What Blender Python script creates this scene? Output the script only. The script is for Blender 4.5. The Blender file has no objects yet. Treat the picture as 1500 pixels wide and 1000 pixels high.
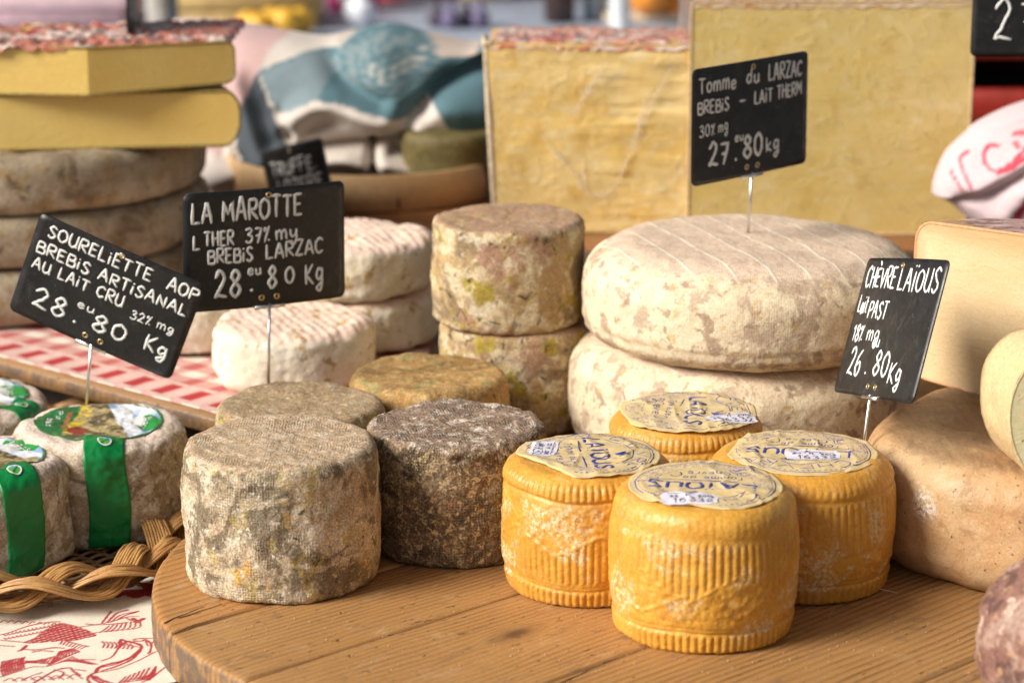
import bpy, math, random
import numpy as np
R = math.radians
SC = bpy.context.scene
COL = SC.collection
S = 0.01                       # everything below is written in centimetres
random.seed(4); rng = np.random.default_rng(4)

# ------------------------------------------------------------------ camera
CAM_H, PITCH = 60.5, 14.8
cd = bpy.data.cameras.new('camera'); cam = bpy.data.objects.new('camera', cd); COL.objects.link(cam)
cam.location = (0, 0, CAM_H*S); cam.rotation_euler = (R(90-PITCH), 0, 0)
cd.sensor_width = 36; cd.lens = 84.98; cd.clip_start = 0.05; cd.clip_end = 300
cd.dof.use_dof = True; cd.dof.focus_distance = 1.74; cd.dof.aperture_fstop = 6.0
SC.camera = cam
# ------------------------------------------------------------------ light
SUN_EL, SUN_AZ = 33, -66       # azimuth: degrees left of straight behind the camera
w = bpy.data.worlds.new('World'); SC.world = w; w.use_nodes = True
wn = w.node_tree; bg = wn.nodes['Background']
sky = wn.nodes.new('ShaderNodeTexSky'); sky.sky_type = 'NISHITA'; sky.sun_disc = False
sky.sun_elevation = R(SUN_EL); sky.air_density = 1.0; sky.dust_density = 4.0; sky.ozone_density = 0.6
hs = wn.nodes.new('ShaderNodeHueSaturation'); hs.inputs['Saturation'].default_value = 0.35
wn.links.new(sky.outputs[0], hs.inputs['Color']); wn.links.new(hs.outputs[0], bg.inputs['Color'])
bg.inputs['Strength'].default_value = 0.053
sd = bpy.data.lights.new('sun', 'SUN'); sun = bpy.data.objects.new('sun', sd); COL.objects.link(sun)
sd.energy = 3.6; sd.angle = R(24); sd.color = (1.0, 0.945, 0.86)
# direction to the sun: behind the camera (-Y), turned to the left (-X)
az = R(SUN_AZ)
to_sun = np.array([math.sin(az)*math.cos(R(SUN_EL)), -math.cos(az)*math.cos(R(SUN_EL)), math.sin(R(SUN_EL))])
from mathutils import Vector, Matrix, Euler
sun.rotation_euler = Vector(to_sun).to_track_quat('Z', 'Y').to_euler(); sun.location = (-1, -1, 3)
sky.sun_rotation = math.atan2(to_sun[0], to_sun[1])
SC.view_settings.view_transform = 'Standard'; SC.view_settings.look = 'None'
SC.view_settings.exposure = 0.52; SC.view_settings.gamma = 1

# ------------------------------------------------------------------ helpers: numbers
def _h(i, j, k):
    n = (i*374761393 + j*668265263 + k*2147483647 + 1013904223) & 0xffffffff
    n = ((n ^ (n >> 13))*1274126177) & 0xffffffff
    n = ((n ^ (n >> 16))*2246822519) & 0xffffffff
    return ((n ^ (n >> 15)) & 0xffff)/32767.5 - 1
def vnoise(P):
    P = np.asarray(P, float); i = np.floor(P).astype(np.int64); f = P-i; f = f*f*f*(f*(f*6-15)+10)
    x, y, z = i[..., 0], i[..., 1], i[..., 2]; a, b, c = f[..., 0], f[..., 1], f[..., 2]
    l = lambda p, q, t: p+(q-p)*t
    return l(l(l(_h(x, y, z), _h(x+1, y, z), a), l(_h(x, y+1, z), _h(x+1, y+1, z), a), b),
             l(l(_h(x, y, z+1), _h(x+1, y, z+1), a), l(_h(x, y+1, z+1), _h(x+1, y+1, z+1), a), b), c)
def fbm(P, o=3, g=0.5):
    P = np.asarray(P, float); r = 0; A = 1; t = 0
    for k in range(o):
        r = r+A*vnoise(P*2.03**k+17.3*k); t += A; A *= g
    return r/t
def sstep(a, b, x):
    t = np.clip((x-a)/(b-a), 0, 1); return t*t*(3-2*t)
F_, C_, S_ = 3541., math.cos(R(PITCH)), math.sin(R(PITCH))
def ground(px, py, z):
    """the place on the level z that the traced mark px, py lies on"""
    d = np.array([(px-750)/F_, C_-(py-500)/F_*S_, -S_-(py-500)/F_*C_]); t = (z-CAM_H)/d[2]
    return d[0]*t, d[1]*t
# ------------------------------------------------------------------ helpers: objects
def props(o, label=None, cat=None, group=None, kind=None):
    for k, v in (('label', label), ('category', cat), ('group', group), ('kind', kind)):
        if v: o[k] = v
    return o
def thing(name, label, cat, loc=(0, 0, 0), rot=(0, 0, 0), group=None):
    o = bpy.data.objects.new(name, None); COL.objects.link(o)
    o.location = [c*S for c in loc]; o.rotation_euler = rot; o.empty_display_size = 0.02
    return props(o, label, cat, group)
def mesh(name, V, F, mat=None, parent=None, uv=None, col=None, smooth=True, loc=None, rot=None, mi=None):
    """V in cm; F a list of int arrays (n x k) or index lists; uv per loop; col per vertex"""
    me = bpy.data.meshes.new(name)
    V = np.asarray(V, float)*S
    blocks = [np.asarray(f) for f in F] if (len(F) and isinstance(F[0], np.ndarray)) else None
    if blocks is None:
        tot = [len(f) for f in F]; li = np.array([i for f in F for i in f], dtype=np.int32)
    else:
        tot = []; li = []
        for b in blocks: tot += [b.shape[1]]*b.shape[0]; li.append(b.ravel())
        li = np.concatenate(li).astype(np.int32)
    st = np.concatenate([[0], np.cumsum(tot)[:-1]]).astype(np.int32)
    me.vertices.add(len(V)); me.vertices.foreach_set('co', V.ravel())
    me.loops.add(len(li)); me.loops.foreach_set('vertex_index', li)
    me.polygons.add(len(tot)); me.polygons.foreach_set('loop_start', st)
    if smooth: me.polygons.foreach_set('use_smooth', np.ones(len(tot), bool))
    for m in (mat if isinstance(mat, (list, tuple)) else [mat]):
        if m: me.materials.append(m)
    if mi is not None: me.polygons.foreach_set('material_index', np.asarray(mi, np.int32))
    me.update(calc_edges=True)
    if uv is not None:
        l = me.uv_layers.new(name='UVMap'); l.data.foreach_set('uv', np.asarray(uv, float).ravel())
    if col is not None:
        a = me.color_attributes.new('Col', 'FLOAT_COLOR', 'POINT')
        a.data.foreach_set('color', np.c_[col, np.ones(len(col))].ravel())
    me.validate(clean_customdata=False)
    o = bpy.data.objects.new(name, me); COL.objects.link(o)
    if parent: o.parent = parent
    if loc is not None: o.location = [c*S for c in loc]
    if rot is not None: o.rotation_euler = rot
    return o
def grid_faces(n, m, wrap=False, base=0, flip=False):
    """n rows, m columns; wrap closes the columns"""
    i = np.arange(n-1)[:, None]; j = np.arange(m if wrap else m-1)[None, :]; j2 = (j+1) % m
    a = i*m+j; b = i*m+j2; c = (i+1)*m+j2; d = (i+1)*m+j
    q = np.stack([a, b, c, d], -1).reshape(-1, 4)+base
    return q[:, ::-1] if flip else q
def rot2(p, a): c, s = math.cos(a), math.sin(a); return np.stack([p[..., 0]*c-p[..., 1]*s, p[..., 0]*s+p[..., 1]*c], -1)

class MB:
    """collects simple solids for one mesh object"""
    def __init__(s): s.V = []; s.F = []; s.n = 0
    def add(s, V, F):
        s.V.append(np.asarray(V, float)); s.F += [[i+s.n for i in f] for f in F]; s.n += len(V); return s
    def box(s, c, d, rz=0, bev=0.15, M=None):
        hx, hy, hz = d[0]/2, d[1]/2, d[2]/2; b = min(bev, hx*.45, hy*.45, hz*.45)
        V = []; F = []
        ring = [(-hx+b, -hy), (hx-b, -hy), (hx, -hy+b), (hx, hy-b), (hx-b, hy), (-hx+b, hy), (-hx, hy-b), (-hx, -hy+b)]
        inn = [(x*(1-b/hx), y*(1-b/hy)) for x, y in ring]
        for rr, z in ((inn, -hz), (ring, -hz+b), (ring, hz-b), (inn, hz)): V += [(x, y, z) for x, y in rr]
        for k in range(3):
            for j in range(8): F.append([k*8+j, k*8+(j+1) % 8, k*8+8+(j+1) % 8, k*8+8+j])
        F += [list(range(7, -1, -1)), list(range(24, 32))]
        V = np.array(V); cc, ss = math.cos(rz), math.sin(rz)
        V = np.c_[V[:, 0]*cc-V[:, 1]*ss, V[:, 0]*ss+V[:, 1]*cc, V[:, 2]]+np.array(c)
        return s.add(V, F)
    def tube(s, P, r, n=8, up=(0, 0, 1), flat=1.0, caps=True):
        V, F = tube_geo(P, r, n, up, flat, caps); return s.add(V, F)
    def lathe(s, prof, n=24, c=(0, 0, 0)):
        V = []; F = []; m = len(prof)
        for r, z in prof:
            for k in range(n): a = 2*math.pi*k/n; V.append((c[0]+r*math.cos(a), c[1]+r*math.sin(a), c[2]+z))
        for i in range(m-1):
            for k in range(n): F.append([i*n+k, i*n+(k+1) % n, (i+1)*n+(k+1) % n, (i+1)*n+k])
        F += [list(range(n-1, -1, -1)), [(m-1)*n+k for k in range(n)]]
        return s.add(V, F)
    def build(s, name, mat, parent=None, smooth=False, **k):
        o = mesh(name, np.concatenate(s.V), s.F, mat, parent, smooth=smooth, **k)
        return o
def tube_geo(P, r, n=8, up=(0, 0, 1), flat=1.0, caps=True):
    P = np.asarray(P, float); m = len(P); r = np.broadcast_to(np.asarray(r, float), (m,))
    T = np.gradient(P, axis=0); T /= np.maximum(np.linalg.norm(T, axis=1, keepdims=True), 1e-9)
    U = np.broadcast_to(np.asarray(up, float), (m, 3))
    B = np.cross(T, U); L = np.linalg.norm(B, axis=1, keepdims=True)
    B = np.where(L < 1e-3, np.cross(T, np.array([1., .2, .1])), B); B /= np.linalg.norm(B, axis=1, keepdims=True)
    N = np.cross(B, T)
    a = np.arange(n)*2*np.pi/n
    V = P[:, None]+r[:, None, None]*(B[:, None]*np.cos(a)[None, :, None]+N[:, None]*np.sin(a)[None, :, None]*flat)
    F = grid_faces(m, n, True)[:, ::-1].tolist()
    if caps: F += [list(range(n)), [(m-1)*n+k for k in range(n-1, -1, -1)]]
    return V.reshape(-1, 3), F
def sheet(name, U, V, fn, mat, parent=None, col=None, thick=0, wrap=False):
    """a cloth or paper surface over the u, v grid"""
    uu, vv = np.meshgrid(U, V); P = fn(uu, vv).reshape(-1, 3)
    F = grid_faces(len(V), len(U))
    idx = F.ravel(); uv = np.c_[uu.ravel(), vv.ravel()][idx]
    o = mesh(name, P, [F], mat, parent, uv=uv, col=None if col is None else col(uu, vv).reshape(-1, 3))
    if thick:
        m = o.modifiers.new('thickness', 'SOLIDIFY'); m.thickness = thick*S; m.offset = -1
    return o
# ------------------------------------------------------------------ helpers: materials
class Mat:
    def __init__(s, name, rough=0.6, color=(.5, .5, .5), **kw):
        s.m = bpy.data.materials.new(name); s.m.use_nodes = True; s.t = s.m.node_tree; s.p = s.t.nodes['Principled BSDF']
        s.p.inputs['Roughness'].default_value = rough; s.p.inputs['Base Color'].default_value = (*color, 1)
        for k, v in kw.items():
            i = s.p.inputs[k.replace('_', ' ')]; i.default_value = (*v, 1) if isinstance(v, tuple) and len(v) == 3 and i.type == 'RGBA' else v
        s.co = None; s.coords()
    def n(s, typ, **kw):
        o = s.t.nodes.new('ShaderNode'+typ)
        for k, v in kw.items(): setattr(o, k, v)
        return o
    def put(s, i, v):
        if hasattr(v, 'is_output'): s.t.links.new(v, i)
        elif isinstance(v, (tuple, list)) and i.type == 'RGBA': i.default_value = (*v[:3], 1)
        else: i.default_value = v
    def coords(s, rand=True):
        """object coordinates in centimetres, shifted by a random amount per object"""
        if s.co is None:
            tc = s.n('TexCoord'); m = s.n('VectorMath', operation='MULTIPLY'); s.put(m.inputs[0], tc.outputs['Object']); m.inputs[1].default_value = (100, 100, 100)
            s.raw = m.outputs[0]
            oi = s.n('ObjectInfo'); mm = s.math('MULTIPLY', oi.outputs['Random'], 217. if rand else 0.)
            a = s.n('VectorMath', operation='ADD'); s.put(a.inputs[0], m.outputs[0]); s.put(a.inputs[1], mm)
            s.co = a.outputs[0]
        return s.co
    def math(s, op, a, b=0., c=None):
        m = s.n('Math', operation=op); s.put(m.inputs[0], a); s.put(m.inputs[1], b)
        if c is not None: s.put(m.inputs[2], c)
        return m.outputs[0]
    def vscale(s, vec, sc):
        m = s.n('VectorMath', operation='MULTIPLY'); s.put(m.inputs[0], vec); m.inputs[1].default_value = sc; return m.outputs[0]
    def vadd(s, a, b):
        m = s.n('VectorMath', operation='ADD'); s.put(m.inputs[0], a); s.put(m.inputs[1], b); return m.outputs[0]
    def noise(s, scale, detail=4, rough=.55, dist=0., vec=None, off=0., color=False):
        v = vec if vec is not None else s.coords()
        if off: v = s.vadd(v, (off, off*.7, -off*.4))
        n = s.n('TexNoise'); s.put(n.inputs['Vector'], v); n.inputs['Scale'].default_value = scale
        n.inputs['Detail'].default_value = detail; n.inputs['Roughness'].default_value = rough; n.inputs['Distortion'].default_value = dist
        return n.outputs['Color' if color else 'Fac']
    def voronoi(s, scale, vec=None, feature='F1', out='Distance'):
        n = s.n('TexVoronoi', feature=feature); s.put(n.inputs['Vector'], vec if vec is not None else s.coords()); n.inputs['Scale'].default_value = scale
        return n.outputs[out]
    def ramp(s, f, lo, hi, a=0., b=1.):
        m = s.n('MapRange', interpolation_type='SMOOTHSTEP'); s.put(m.inputs[0], f); m.inputs[1].default_value = lo; m.inputs[2].default_value = hi
        m.inputs[3].default_value = a; m.inputs[4].default_value = b; return m.outputs[0]
    def mix(s, f, a, b, mode='MIX'):
        m = s.n('Mix', data_type='RGBA', blend_type=mode); s.put(m.inputs[0], f); s.put(m.inputs[6], a); s.put(m.inputs[7], b); return m.outputs[2]
    def sep(s, v):
        m = s.n('SeparateXYZ'); s.put(m.inputs[0], v); return m.outputs
    def comb(s, x, y, z=0.):
        m = s.n('CombineXYZ'); s.put(m.inputs[0], x); s.put(m.inputs[1], y); s.put(m.inputs[2], z); return m.outputs[0]
    def uv(s): return s.n('TexCoord').outputs['UV']
    def geo(s, o='Normal'): return s.n('NewGeometry').outputs[o]
    def grit(s, col, amt=.25, scale=7., mid=1.0):
        """fine light and dark grain in the stuff itself"""
        g = s.ramp(s.noise(scale, 3, .7, off=31.), .3, .7, mid-amt, mid+amt)
        return s.mix(1., col, s.comb(g, g, g), 'MULTIPLY')
    def color(s, c): s.put(s.p.inputs['Base Color'], c); return s
    def rough(s, r): s.put(s.p.inputs['Roughness'], r); return s
    def bump(s, h, dist=.1, strength=1.):
        b = s.n('Bump'); s.put(b.inputs['Height'], h); b.inputs['Distance'].default_value = dist*S; b.inputs['Strength'].default_value = strength
        if s.p.inputs['Normal'].is_linked: s.put(b.inputs['Normal'], s.p.inputs['Normal'].links[0].from_socket)
        s.put(s.p.inputs['Normal'], b.outputs[0]); return s
def vcol_mat(name, rough=.6, bumpscale=0, bumpd=.03, grit=0, **kw):
    m = Mat(name, rough, **kw); a = m.n('Attribute'); a.attribute_name = 'Col'
    c = a.outputs['Color']
    if grit: c = m.grit(c, grit, 5.)
    m.color(c)
    if bumpscale: m.bump(m.noise(bumpscale, 4), bumpd)
    return m.m
def plain(name, color, rough=.6, grit=.12, gs=3., bump=0, bs=4., **kw):
    m = Mat(name, rough, **kw); c = m.mix(0., color, color); m.color(m.grit(c, grit, gs))
    if bump: m.bump(m.noise(bs, 4), bump)
    return m.m

def weave_height(m, pitch=.16, wob=.05):
    """imprint of cheesecloth: little pits between crossed threads, in UV centimetres"""
    uv = m.uv(); nz = m.noise(1.1, 2, color=True, vec=m.coords())
    wv = m.vadd(uv, m.vscale(nz, (wob*7, wob*7, 0)))
    x, y, _ = m.sep(wv)
    sx = m.math('ABSOLUTE', m.math('SINE', m.math('MULTIPLY', x, math.pi/pitch)))
    sy = m.math('ABSOLUTE', m.math('SINE', m.math('MULTIPLY', y, math.pi/pitch)))
    return m.math('MULTIPLY', sx, sy)      # 1 in the pit, 0 on the threads
def rind(name, base, layers, weave=.0, pitch=.17, bump=.06, bscale=3., rough=.85, grit=.3, gscale=6., pit=(.1, .07, .04), pitamt=.4, top=None, top2=None, sss=0.):
    """layers: (colour, scale, lo, hi, detail, distortion, amount)"""
    m = Mat(name, rough); col = m.mix(0., base, base)
    for k, (c, sc, lo, hi, de, di, am) in enumerate(layers):
        f = m.ramp(m.noise(sc, de, .62, di, off=7.7*(k+1)), lo, hi, 0., am); col = m.mix(f, col, c)
    if top:   # the flat top has its own bloom
        nz = m.sep(m.geo())[2]; f = m.math('MULTIPLY', m.ramp(nz, .55, .9), m.ramp(m.noise(top[1], 4, .6, off=3.), top[2], top[3], 0., top[4])); col = m.mix(f, col, top[0])
    if top2: col = m.mix(m.math('MULTIPLY', m.ramp(nz, .55, .85), m.ramp(m.noise(top2[1], 5, .68, .6, off=13.), top2[2], top2[3], 0., top2[4])), col, top2[0])
    col = m.grit(col, grit, gscale)
    h = m.math('MULTIPLY', m.noise(bscale, 6, .68), 1.0)
    if weave:
        wv = weave_height(m, pitch); msk = m.ramp(m.noise(.45, 4, .65, off=51.), .46, .6, .08, 1.)
        wm = m.math('MULTIPLY', wv, msk)
        col = m.mix(m.math('MULTIPLY', wm, pitamt), col, pit)
        m.color(col); m.bump(m.math('MULTIPLY', wm, -1.), weave); m.bump(h, bump)
    else:
        m.color(col); m.bump(h, bump)
    if sss: m.p.inputs['Subsurface Weight'].default_value = sss; m.p.inputs['Subsurface Radius'].default_value = (.01, .006, .003); m.p.inputs['Subsurface Scale'].default_value = .4
    m.p.inputs['Specular IOR Level'].default_value = .3
    return m.m
# ------------------------------------------------------------------ handwriting: strokes on a 4 x 6 cell, '~' = curved
GL = {
'A': (4, '0,0 1.8,6 2.2,6 4,0|.8,2.2 3.3,2.2'), 'B': (3.6, '.3,0 .3,6|~.3,6 3,5.8 3,3.6 .6,3.2|~.6,3.2 3.6,2.8 3.4,.2 .3,0'),
'C': (3.6, '~3.6,5 2.4,6 .4,4.6 .2,1.8 1.6,0 3.6,.8'), 'D': (3.8, '.3,0 .3,6|~.3,6 2.8,5.6 3.8,3 2.8,.3 .3,0'),
'E': (3.3, '3.2,6 .3,6 .3,0 3.3,0|.3,3.1 2.7,3.2'), 'F': (3.2, '3.2,6 .3,6 .3,0|.3,3.1 2.7,3.2'),
'G': (3.8, '~3.6,5 2.2,6 .3,4.4 .3,1.6 2,0 3.7,1.2 3.6,2.8|2.2,2.8 3.8,2.8'), 'H': (3.7, '.3,0 .3,6|3.5,0 3.5,6|.3,3 3.5,3.2'),
'I': (1, '.5,0 .5,6'), 'K': (3.6, '.4,0 .4,6|3.4,6 .5,2.8 3.6,0'), 'L': (3.2, '.4,6 .3,0 3.2,.2'),
'M': (4.6, '.2,0 .6,6 2.3,2 4,6 4.5,0'), 'N': (3.9, '.3,0 .4,6 3.5,0 3.6,6'), 'O': (3.9, '~2,6 .3,4.6 .3,1.5 2,0 3.7,1.5 3.7,4.6 2,6'),
'P': (3.5, '.3,0 .3,6|~.3,6 3.2,5.8 3.4,3.4 .5,2.8'), 'R': (3.7, '.3,0 .3,6|~.3,6 3.2,5.8 3.2,3.5 .6,2.9|.9,2.9 3.7,0'),
'S': (3.4, '~3.3,5.3 1.8,6.1 .4,4.8 1.7,3.2 3.2,1.7 1.8,-.1 .2,.8'), 'T': (3.8, '.1,6 3.8,6|2,6 1.9,0'),
'U': (3.7, '~.3,6 .3,1.6 1.8,0 3.4,1.4 3.5,6|3.5,2 3.7,0'), 'V': (3.8, '.1,6 1.9,0 3.8,6'), 'Z': (3.6, '.2,6 3.5,6 .2,0 3.6,.2'),
'a': (3, '~2.6,3.6 1,4 .2,1.6 1.2,0 2.6,1.6|2.7,4 2.6,1 3.1,0'), 'b': (3, '.3,6 .3,0|~.3,2.6 1.6,4 2.7,2.4 2,.2 .3,.4'), 'p': (3, '.3,4 .3,-2|~.3,3.4 1.8,4 2.7,2.4 2,.4 .3,.6'), 'd': (3.1, '~2.5,3.4 1,3.8 .2,1.6 1.2,0 2.6,1.4|2.7,6 2.7,0'),
'e': (2.9, '~.3,2 2.5,2.3 2,3.9 .6,3.4 .3,1.2 1.4,0 2.8,.8'), 'g': (3.1, '~2.6,3.4 1.2,4 .3,2.2 1.2,.8 2.6,2|~2.7,4 2.7,-.6 1.6,-2.4 .4,-1.6 1.6,-.6 3,.2'),
'h': (3, '.3,6 .3,0|~.3,2.6 1.6,4 2.6,2.6 2.7,0'), 'i': (1.1, '.5,4 .5,0|.5,5.4 .55,5.7'), 'k': (2.9, '.3,6 .3,0|2.6,4 .5,1.8 2.8,0'),
'l': (1, '.5,6 .5,0'), 'm': (4.4, '.3,4 .3,0|~.3,2.6 1.4,4 2.2,2.8 2.2,0|~2.2,2.6 3.3,4 4.1,2.8 4.2,0'), 'n': (3, '.3,4 .3,0|~.3,2.6 1.6,4 2.6,2.8 2.7,0'),
'o': (2.9, '~1.5,4 .2,2.6 .4,.6 1.5,0 2.7,1 2.7,3 1.5,4'), 'r': (2.4, '.3,4 .3,0|~.3,2.4 1.2,3.8 2.3,3.8'), 's': (2.4, '~2.3,3.5 1,4 .4,2.9 2,1.4 1.3,0 .2,.5'),
't': (2.6, '1.2,6 1.1,.6 2.4,.1|.1,4.1 2.4,4.2'), 'u': (2.9, '~.3,4 .3,1 1.4,0 2.5,1.4 2.6,4|2.6,1.6 2.8,0'), 'v': (2.9, '.2,4 1.4,0 2.8,4'),
'y': (3, '~.3,4 .5,1.6 1.6,1.2 2.6,2.4|~2.7,4 2.6,0 1.6,-2.2 .3,-1.6'), 'z': (2.6, '.2,4 2.5,4 .2,0 2.6,.1'),
'0': (3.4, '~1.8,6 .4,4.4 .4,1.4 1.8,0 3.1,1.6 3,4.6 1.8,6'), '1': (1.8, '.1,4.4 1.2,6 1.1,0'), '2': (3.6, '~.3,4.6 1.8,6.1 3.1,4.6 1.9,2.2 .2,.2|.2,.2 1.2,.5 3.6,0'),
'3': (3.3, '~.4,5.4 2,6.1 2.9,4.8 1.3,3.3|~1.3,3.3 3.2,2.4 2.8,.4 1.2,-.1 .2,.7'), '5': (3.4, '3.1,6 .8,6 .6,3.6|~.6,3.6 2.6,3.8 3.2,1.6 1.8,0 .3,.5'),
'6': (3.4, '~2.6,6 .8,4.2 .3,1.8 1.5,0 3,1.2 2.4,3.2 .6,2.4'), '7': (3.4, '.3,6 3.3,6 1.5,0|.8,3 2.8,3.2'), '8': (3.5, '~1.9,3.2 .6,4.6 1.8,6.1 3,4.8 1.7,3.1 .3,1.4 1.7,-.1 3.2,1.4 1.9,3.2'),
'.': (1.2, '.5,0 .7,.3'), ',': (1.2, '.7,.4 .3,-.8'), '-': (2.6, '.3,2.6 2.4,2.8'), '%': (3, '2.6,6 .4,0|~.7,5.6 .2,4.8 .8,4.3 1.1,5 .7,5.6|2.3,.9 2.5,.5'),
"'": (1, '.5,6 .6,4.8'), '^': (2, '.2,5 1,6 1.9,5.2'), ' ': (2.2, ''),
'È': (3.3, '3.2,5.2 .3,5.2 .3,0 3.3,0|.3,2.8 2.7,2.9|.9,7.4 1.9,6.2'), 'Ï': (1.2, '.5,0 .5,5.4|-.3,6.9 -.1,7.1|1.3,6.9 1.5,7.1'),
}
def catmull(P, n=5):
    P = np.asarray(P, float); Q = np.vstack([2*P[0]-P[1], P, 2*P[-1]-P[-2]]); out = []
    for i in range(1, len(Q)-2):
        for k in range(n):
            t = k/n; a, b, c, d = Q[i-1:i+3]
            out.append(.5*((2*b)+(c-a)*t+(2*a-5*b+4*c-d)*t*t+(3*b-a-3*c+d)*t**3))
    out.append(P[-1]); return np.array(out)
def polys(spec):
    for st in spec.split('|'):
        if not st: continue
        cv = st[0] == '~'; P = np.array([[float(v) for v in p.split(',')] for p in st.lstrip('~').split()])
        if cv: yield catmull(P)
        else:
            o = [P[0]]
            for a, b in zip(P[:-1], P[1:]): o += [a+(b-a)*t for t in (.33, .66, 1.)]
            yield np.array(o)
def write(text, x0, x1, base, h, slope=0., jit=.06, seed=0, slant=0.):
    """2-D strokes of a written line, fitted between x0 and x1"""
    r = np.random.default_rng(seed+len(text)); W = sum(GL[c][0]+1.15 for c in text)-1.15; k = (x1-x0)/W; x = 0; out = []
    for c in text:
        wd, sp = GL[c]; dy = r.normal(0, .18); sc = 1+r.normal(0, .05)
        for P in polys(sp):
            Q = P.copy()*[1, sc]+r.normal(0, jit, P.shape)
            X = x0+(x+Q[:, 0]+slant*Q[:, 1])*k; Z = base+(Q[:, 1]+dy)*h/6+slope*(X-x0); out.append(np.c_[X, Z])
        x += wd+1.15
    return out
def ink(name, strokes, place, rad, mat, parent, n=6, flat=.45, jit=.15, loc=None):
    """paint strokes as thin raised lines on a surface; place(xz) -> (points, normals)"""
    mb = MB(); r = np.random.default_rng(len(strokes))
    for P in strokes:
        if len(P) < 2: continue
        p, nrm = place(np.asarray(P)); q = rad*(1+r.uniform(-jit, jit, len(p))); q[0] *= .7; q[-1] *= .7
        p = np.vstack([p[0]-(p[1]-p[0])/max(np.linalg.norm(p[1]-p[0]), 1e-6)*rad*.5, p, p[-1]+(p[-1]-p[-2])/max(np.linalg.norm(p[-1]-p[-2]), 1e-6)*rad*.5])
        nrm = np.vstack([nrm[0], nrm, nrm[-1]]); q = np.r_[rad*.25, q, rad*.25]
        mb.tube(p, q, n, nrm, flat)
    return mb.build(name, mat, parent, smooth=True, loc=loc)

# ------------------------------------------------------------------ round cheeses
class Wheel:
    def __init__(s, Rad, H, ct=.8, cb=.6, bulge=0., dome=0., ctz=None, cbz=None, ds=.2, nth=None, disp=None, seed=0., shear=0.):
        ctz = ctz or ct; cbz = cbz or cb; s.R, s.H = Rad, H; P = [(0.01, 0)]
        P += [(x, 0) for x in np.linspace(.3, Rad-cb, 12)]
        P += [(Rad-cb+cb*math.sin(a), cbz-cbz*math.cos(a)) for a in np.linspace(0, math.pi/2, 12)[1:]]
        P += [(Rad, z) for z in np.linspace(cbz, H-ctz, 14)[1:]]
        P += [(Rad-ct+ct*math.cos(a), H-ctz+ctz*math.sin(a)) for a in np.linspace(0, math.pi/2, 14)[1:]]
        P += [(x, H) for x in np.linspace(Rad-ct, .01, 16)[1:]]
        P = np.array(P); z = P[:, 1]; rr = P[:, 0]
        P[:, 0] = rr*(1+bulge*(np.sin(np.pi*np.clip(z/H, 0, 1))-.55)/1.)
        P[:, 1] += np.where(z > H*.7, dome*(1-(rr/Rad)**2), 0)
        L = np.r_[0, np.cumsum(np.hypot(*np.diff(P, axis=0).T))]; n = int(L[-1]/ds)+1
        s.s = np.linspace(0, L[-1], n); s.r = np.interp(s.s, L, P[:, 0]); s.z = np.interp(s.s, L, P[:, 1])
        dr, dz = np.gradient(s.r), np.gradient(s.z); m = np.hypot(dr, dz); s.nr, s.nz = dz/m, -dr/m
        k = np.ones(5)/5; s.nr = np.convolve(np.pad(s.nr, 2, 'edge'), k, 'valid'); s.nz = np.convolve(np.pad(s.nz, 2, 'edge'), k, 'valid')
        s.nth = nth or int(2*math.pi*Rad/ds); s.f = disp; s.seed = seed; s.shear = shear
        s.itop = int(np.argmax(s.z > H-1e-3+0*dome)) if dome == 0 else int(np.argmax((s.nz > .8) & (s.z > H*.6)))
        if s.itop == 0: s.itop = n-10
    def at(s, th, a, off=0.):
        """surface point for angle th and arc length a along the profile"""
        r, z, nr, nz = (np.interp(a, s.s, q) for q in (s.r, s.z, s.nr, s.nz))
        P = np.stack([r*np.cos(th), r*np.sin(th), z], -1); N = np.stack([nr*np.cos(th), nr*np.sin(th), nz], -1)
        d = s.f(P, N, th, z/s.H, s.seed) if s.f else 0.
        P = P+N*(np.asarray(d+off)[..., None] if np.ndim(d+off) else d+off)
        if s.shear: P[..., 0] += P[..., 2]*s.shear
        return P, N
    def arc_of_radius(s, r):
        i = np.arange(s.itop, len(s.s)); return np.interp(-np.asarray(r), -s.r[i], s.s[i])
    def top(s, xy, off=0.):
        xy = np.asarray(xy); r = np.hypot(xy[..., 0], xy[..., 1]); th = np.arctan2(xy[..., 1], xy[..., 0])
        return s.at(th, s.arc_of_radius(np.maximum(r, .02)), off)
    def build(s, name, mat, parent=None, **k):
        n, m = len(s.s), s.nth; th = np.arange(m)*2*np.pi/m
        A, T = np.meshgrid(s.s, th, indexing='ij'); P, _ = s.at(T, A)
        F = grid_faces(n, m, True)
        rows = np.repeat(np.arange(n-1), m); cols = np.tile(np.arange(m), n-1)
        u0 = cols*2*np.pi*s.R/m; u1 = (cols+1)*2*np.pi*s.R/m
        uv = np.stack([np.stack([u0, s.s[rows]], -1), np.stack([u1, s.s[rows]], -1), np.stack([u1, s.s[rows+1]], -1), np.stack([u0, s.s[rows+1]], -1)], 1)
        tp = (rows >= s.itop) | (s.z[rows] < .02)
        q = P.reshape(-1, 3)[F][:, :, :2]; uv[tp] = q[tp]
        return mesh(name, P.reshape(-1, 3), [F], mat, parent, uv=uv.reshape(-1, 2), **k)
def lumpy(big=.12, mid=.05, fine=.02, lb=4., lm=1.1, lf=.45, edge=0., seed=0.):
    def f(P, N, th, t, sd):
        Q = P+sd*13.7
        d = big*fbm(Q/lb, 2)+mid*fbm(Q/lm+5, 3)+fine*fbm(Q/lf+9, 2)
        if edge:
            e = 1-np.abs(N[..., 2])*1.0; e = np.clip(4*np.abs(N[..., 2])*np.clip(e, 0, 1), 0, 1)
            d = d-edge*e*np.clip(fbm(Q/1.3+3, 3)+.1, 0, 1)
        return d*1.6
    return f

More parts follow.
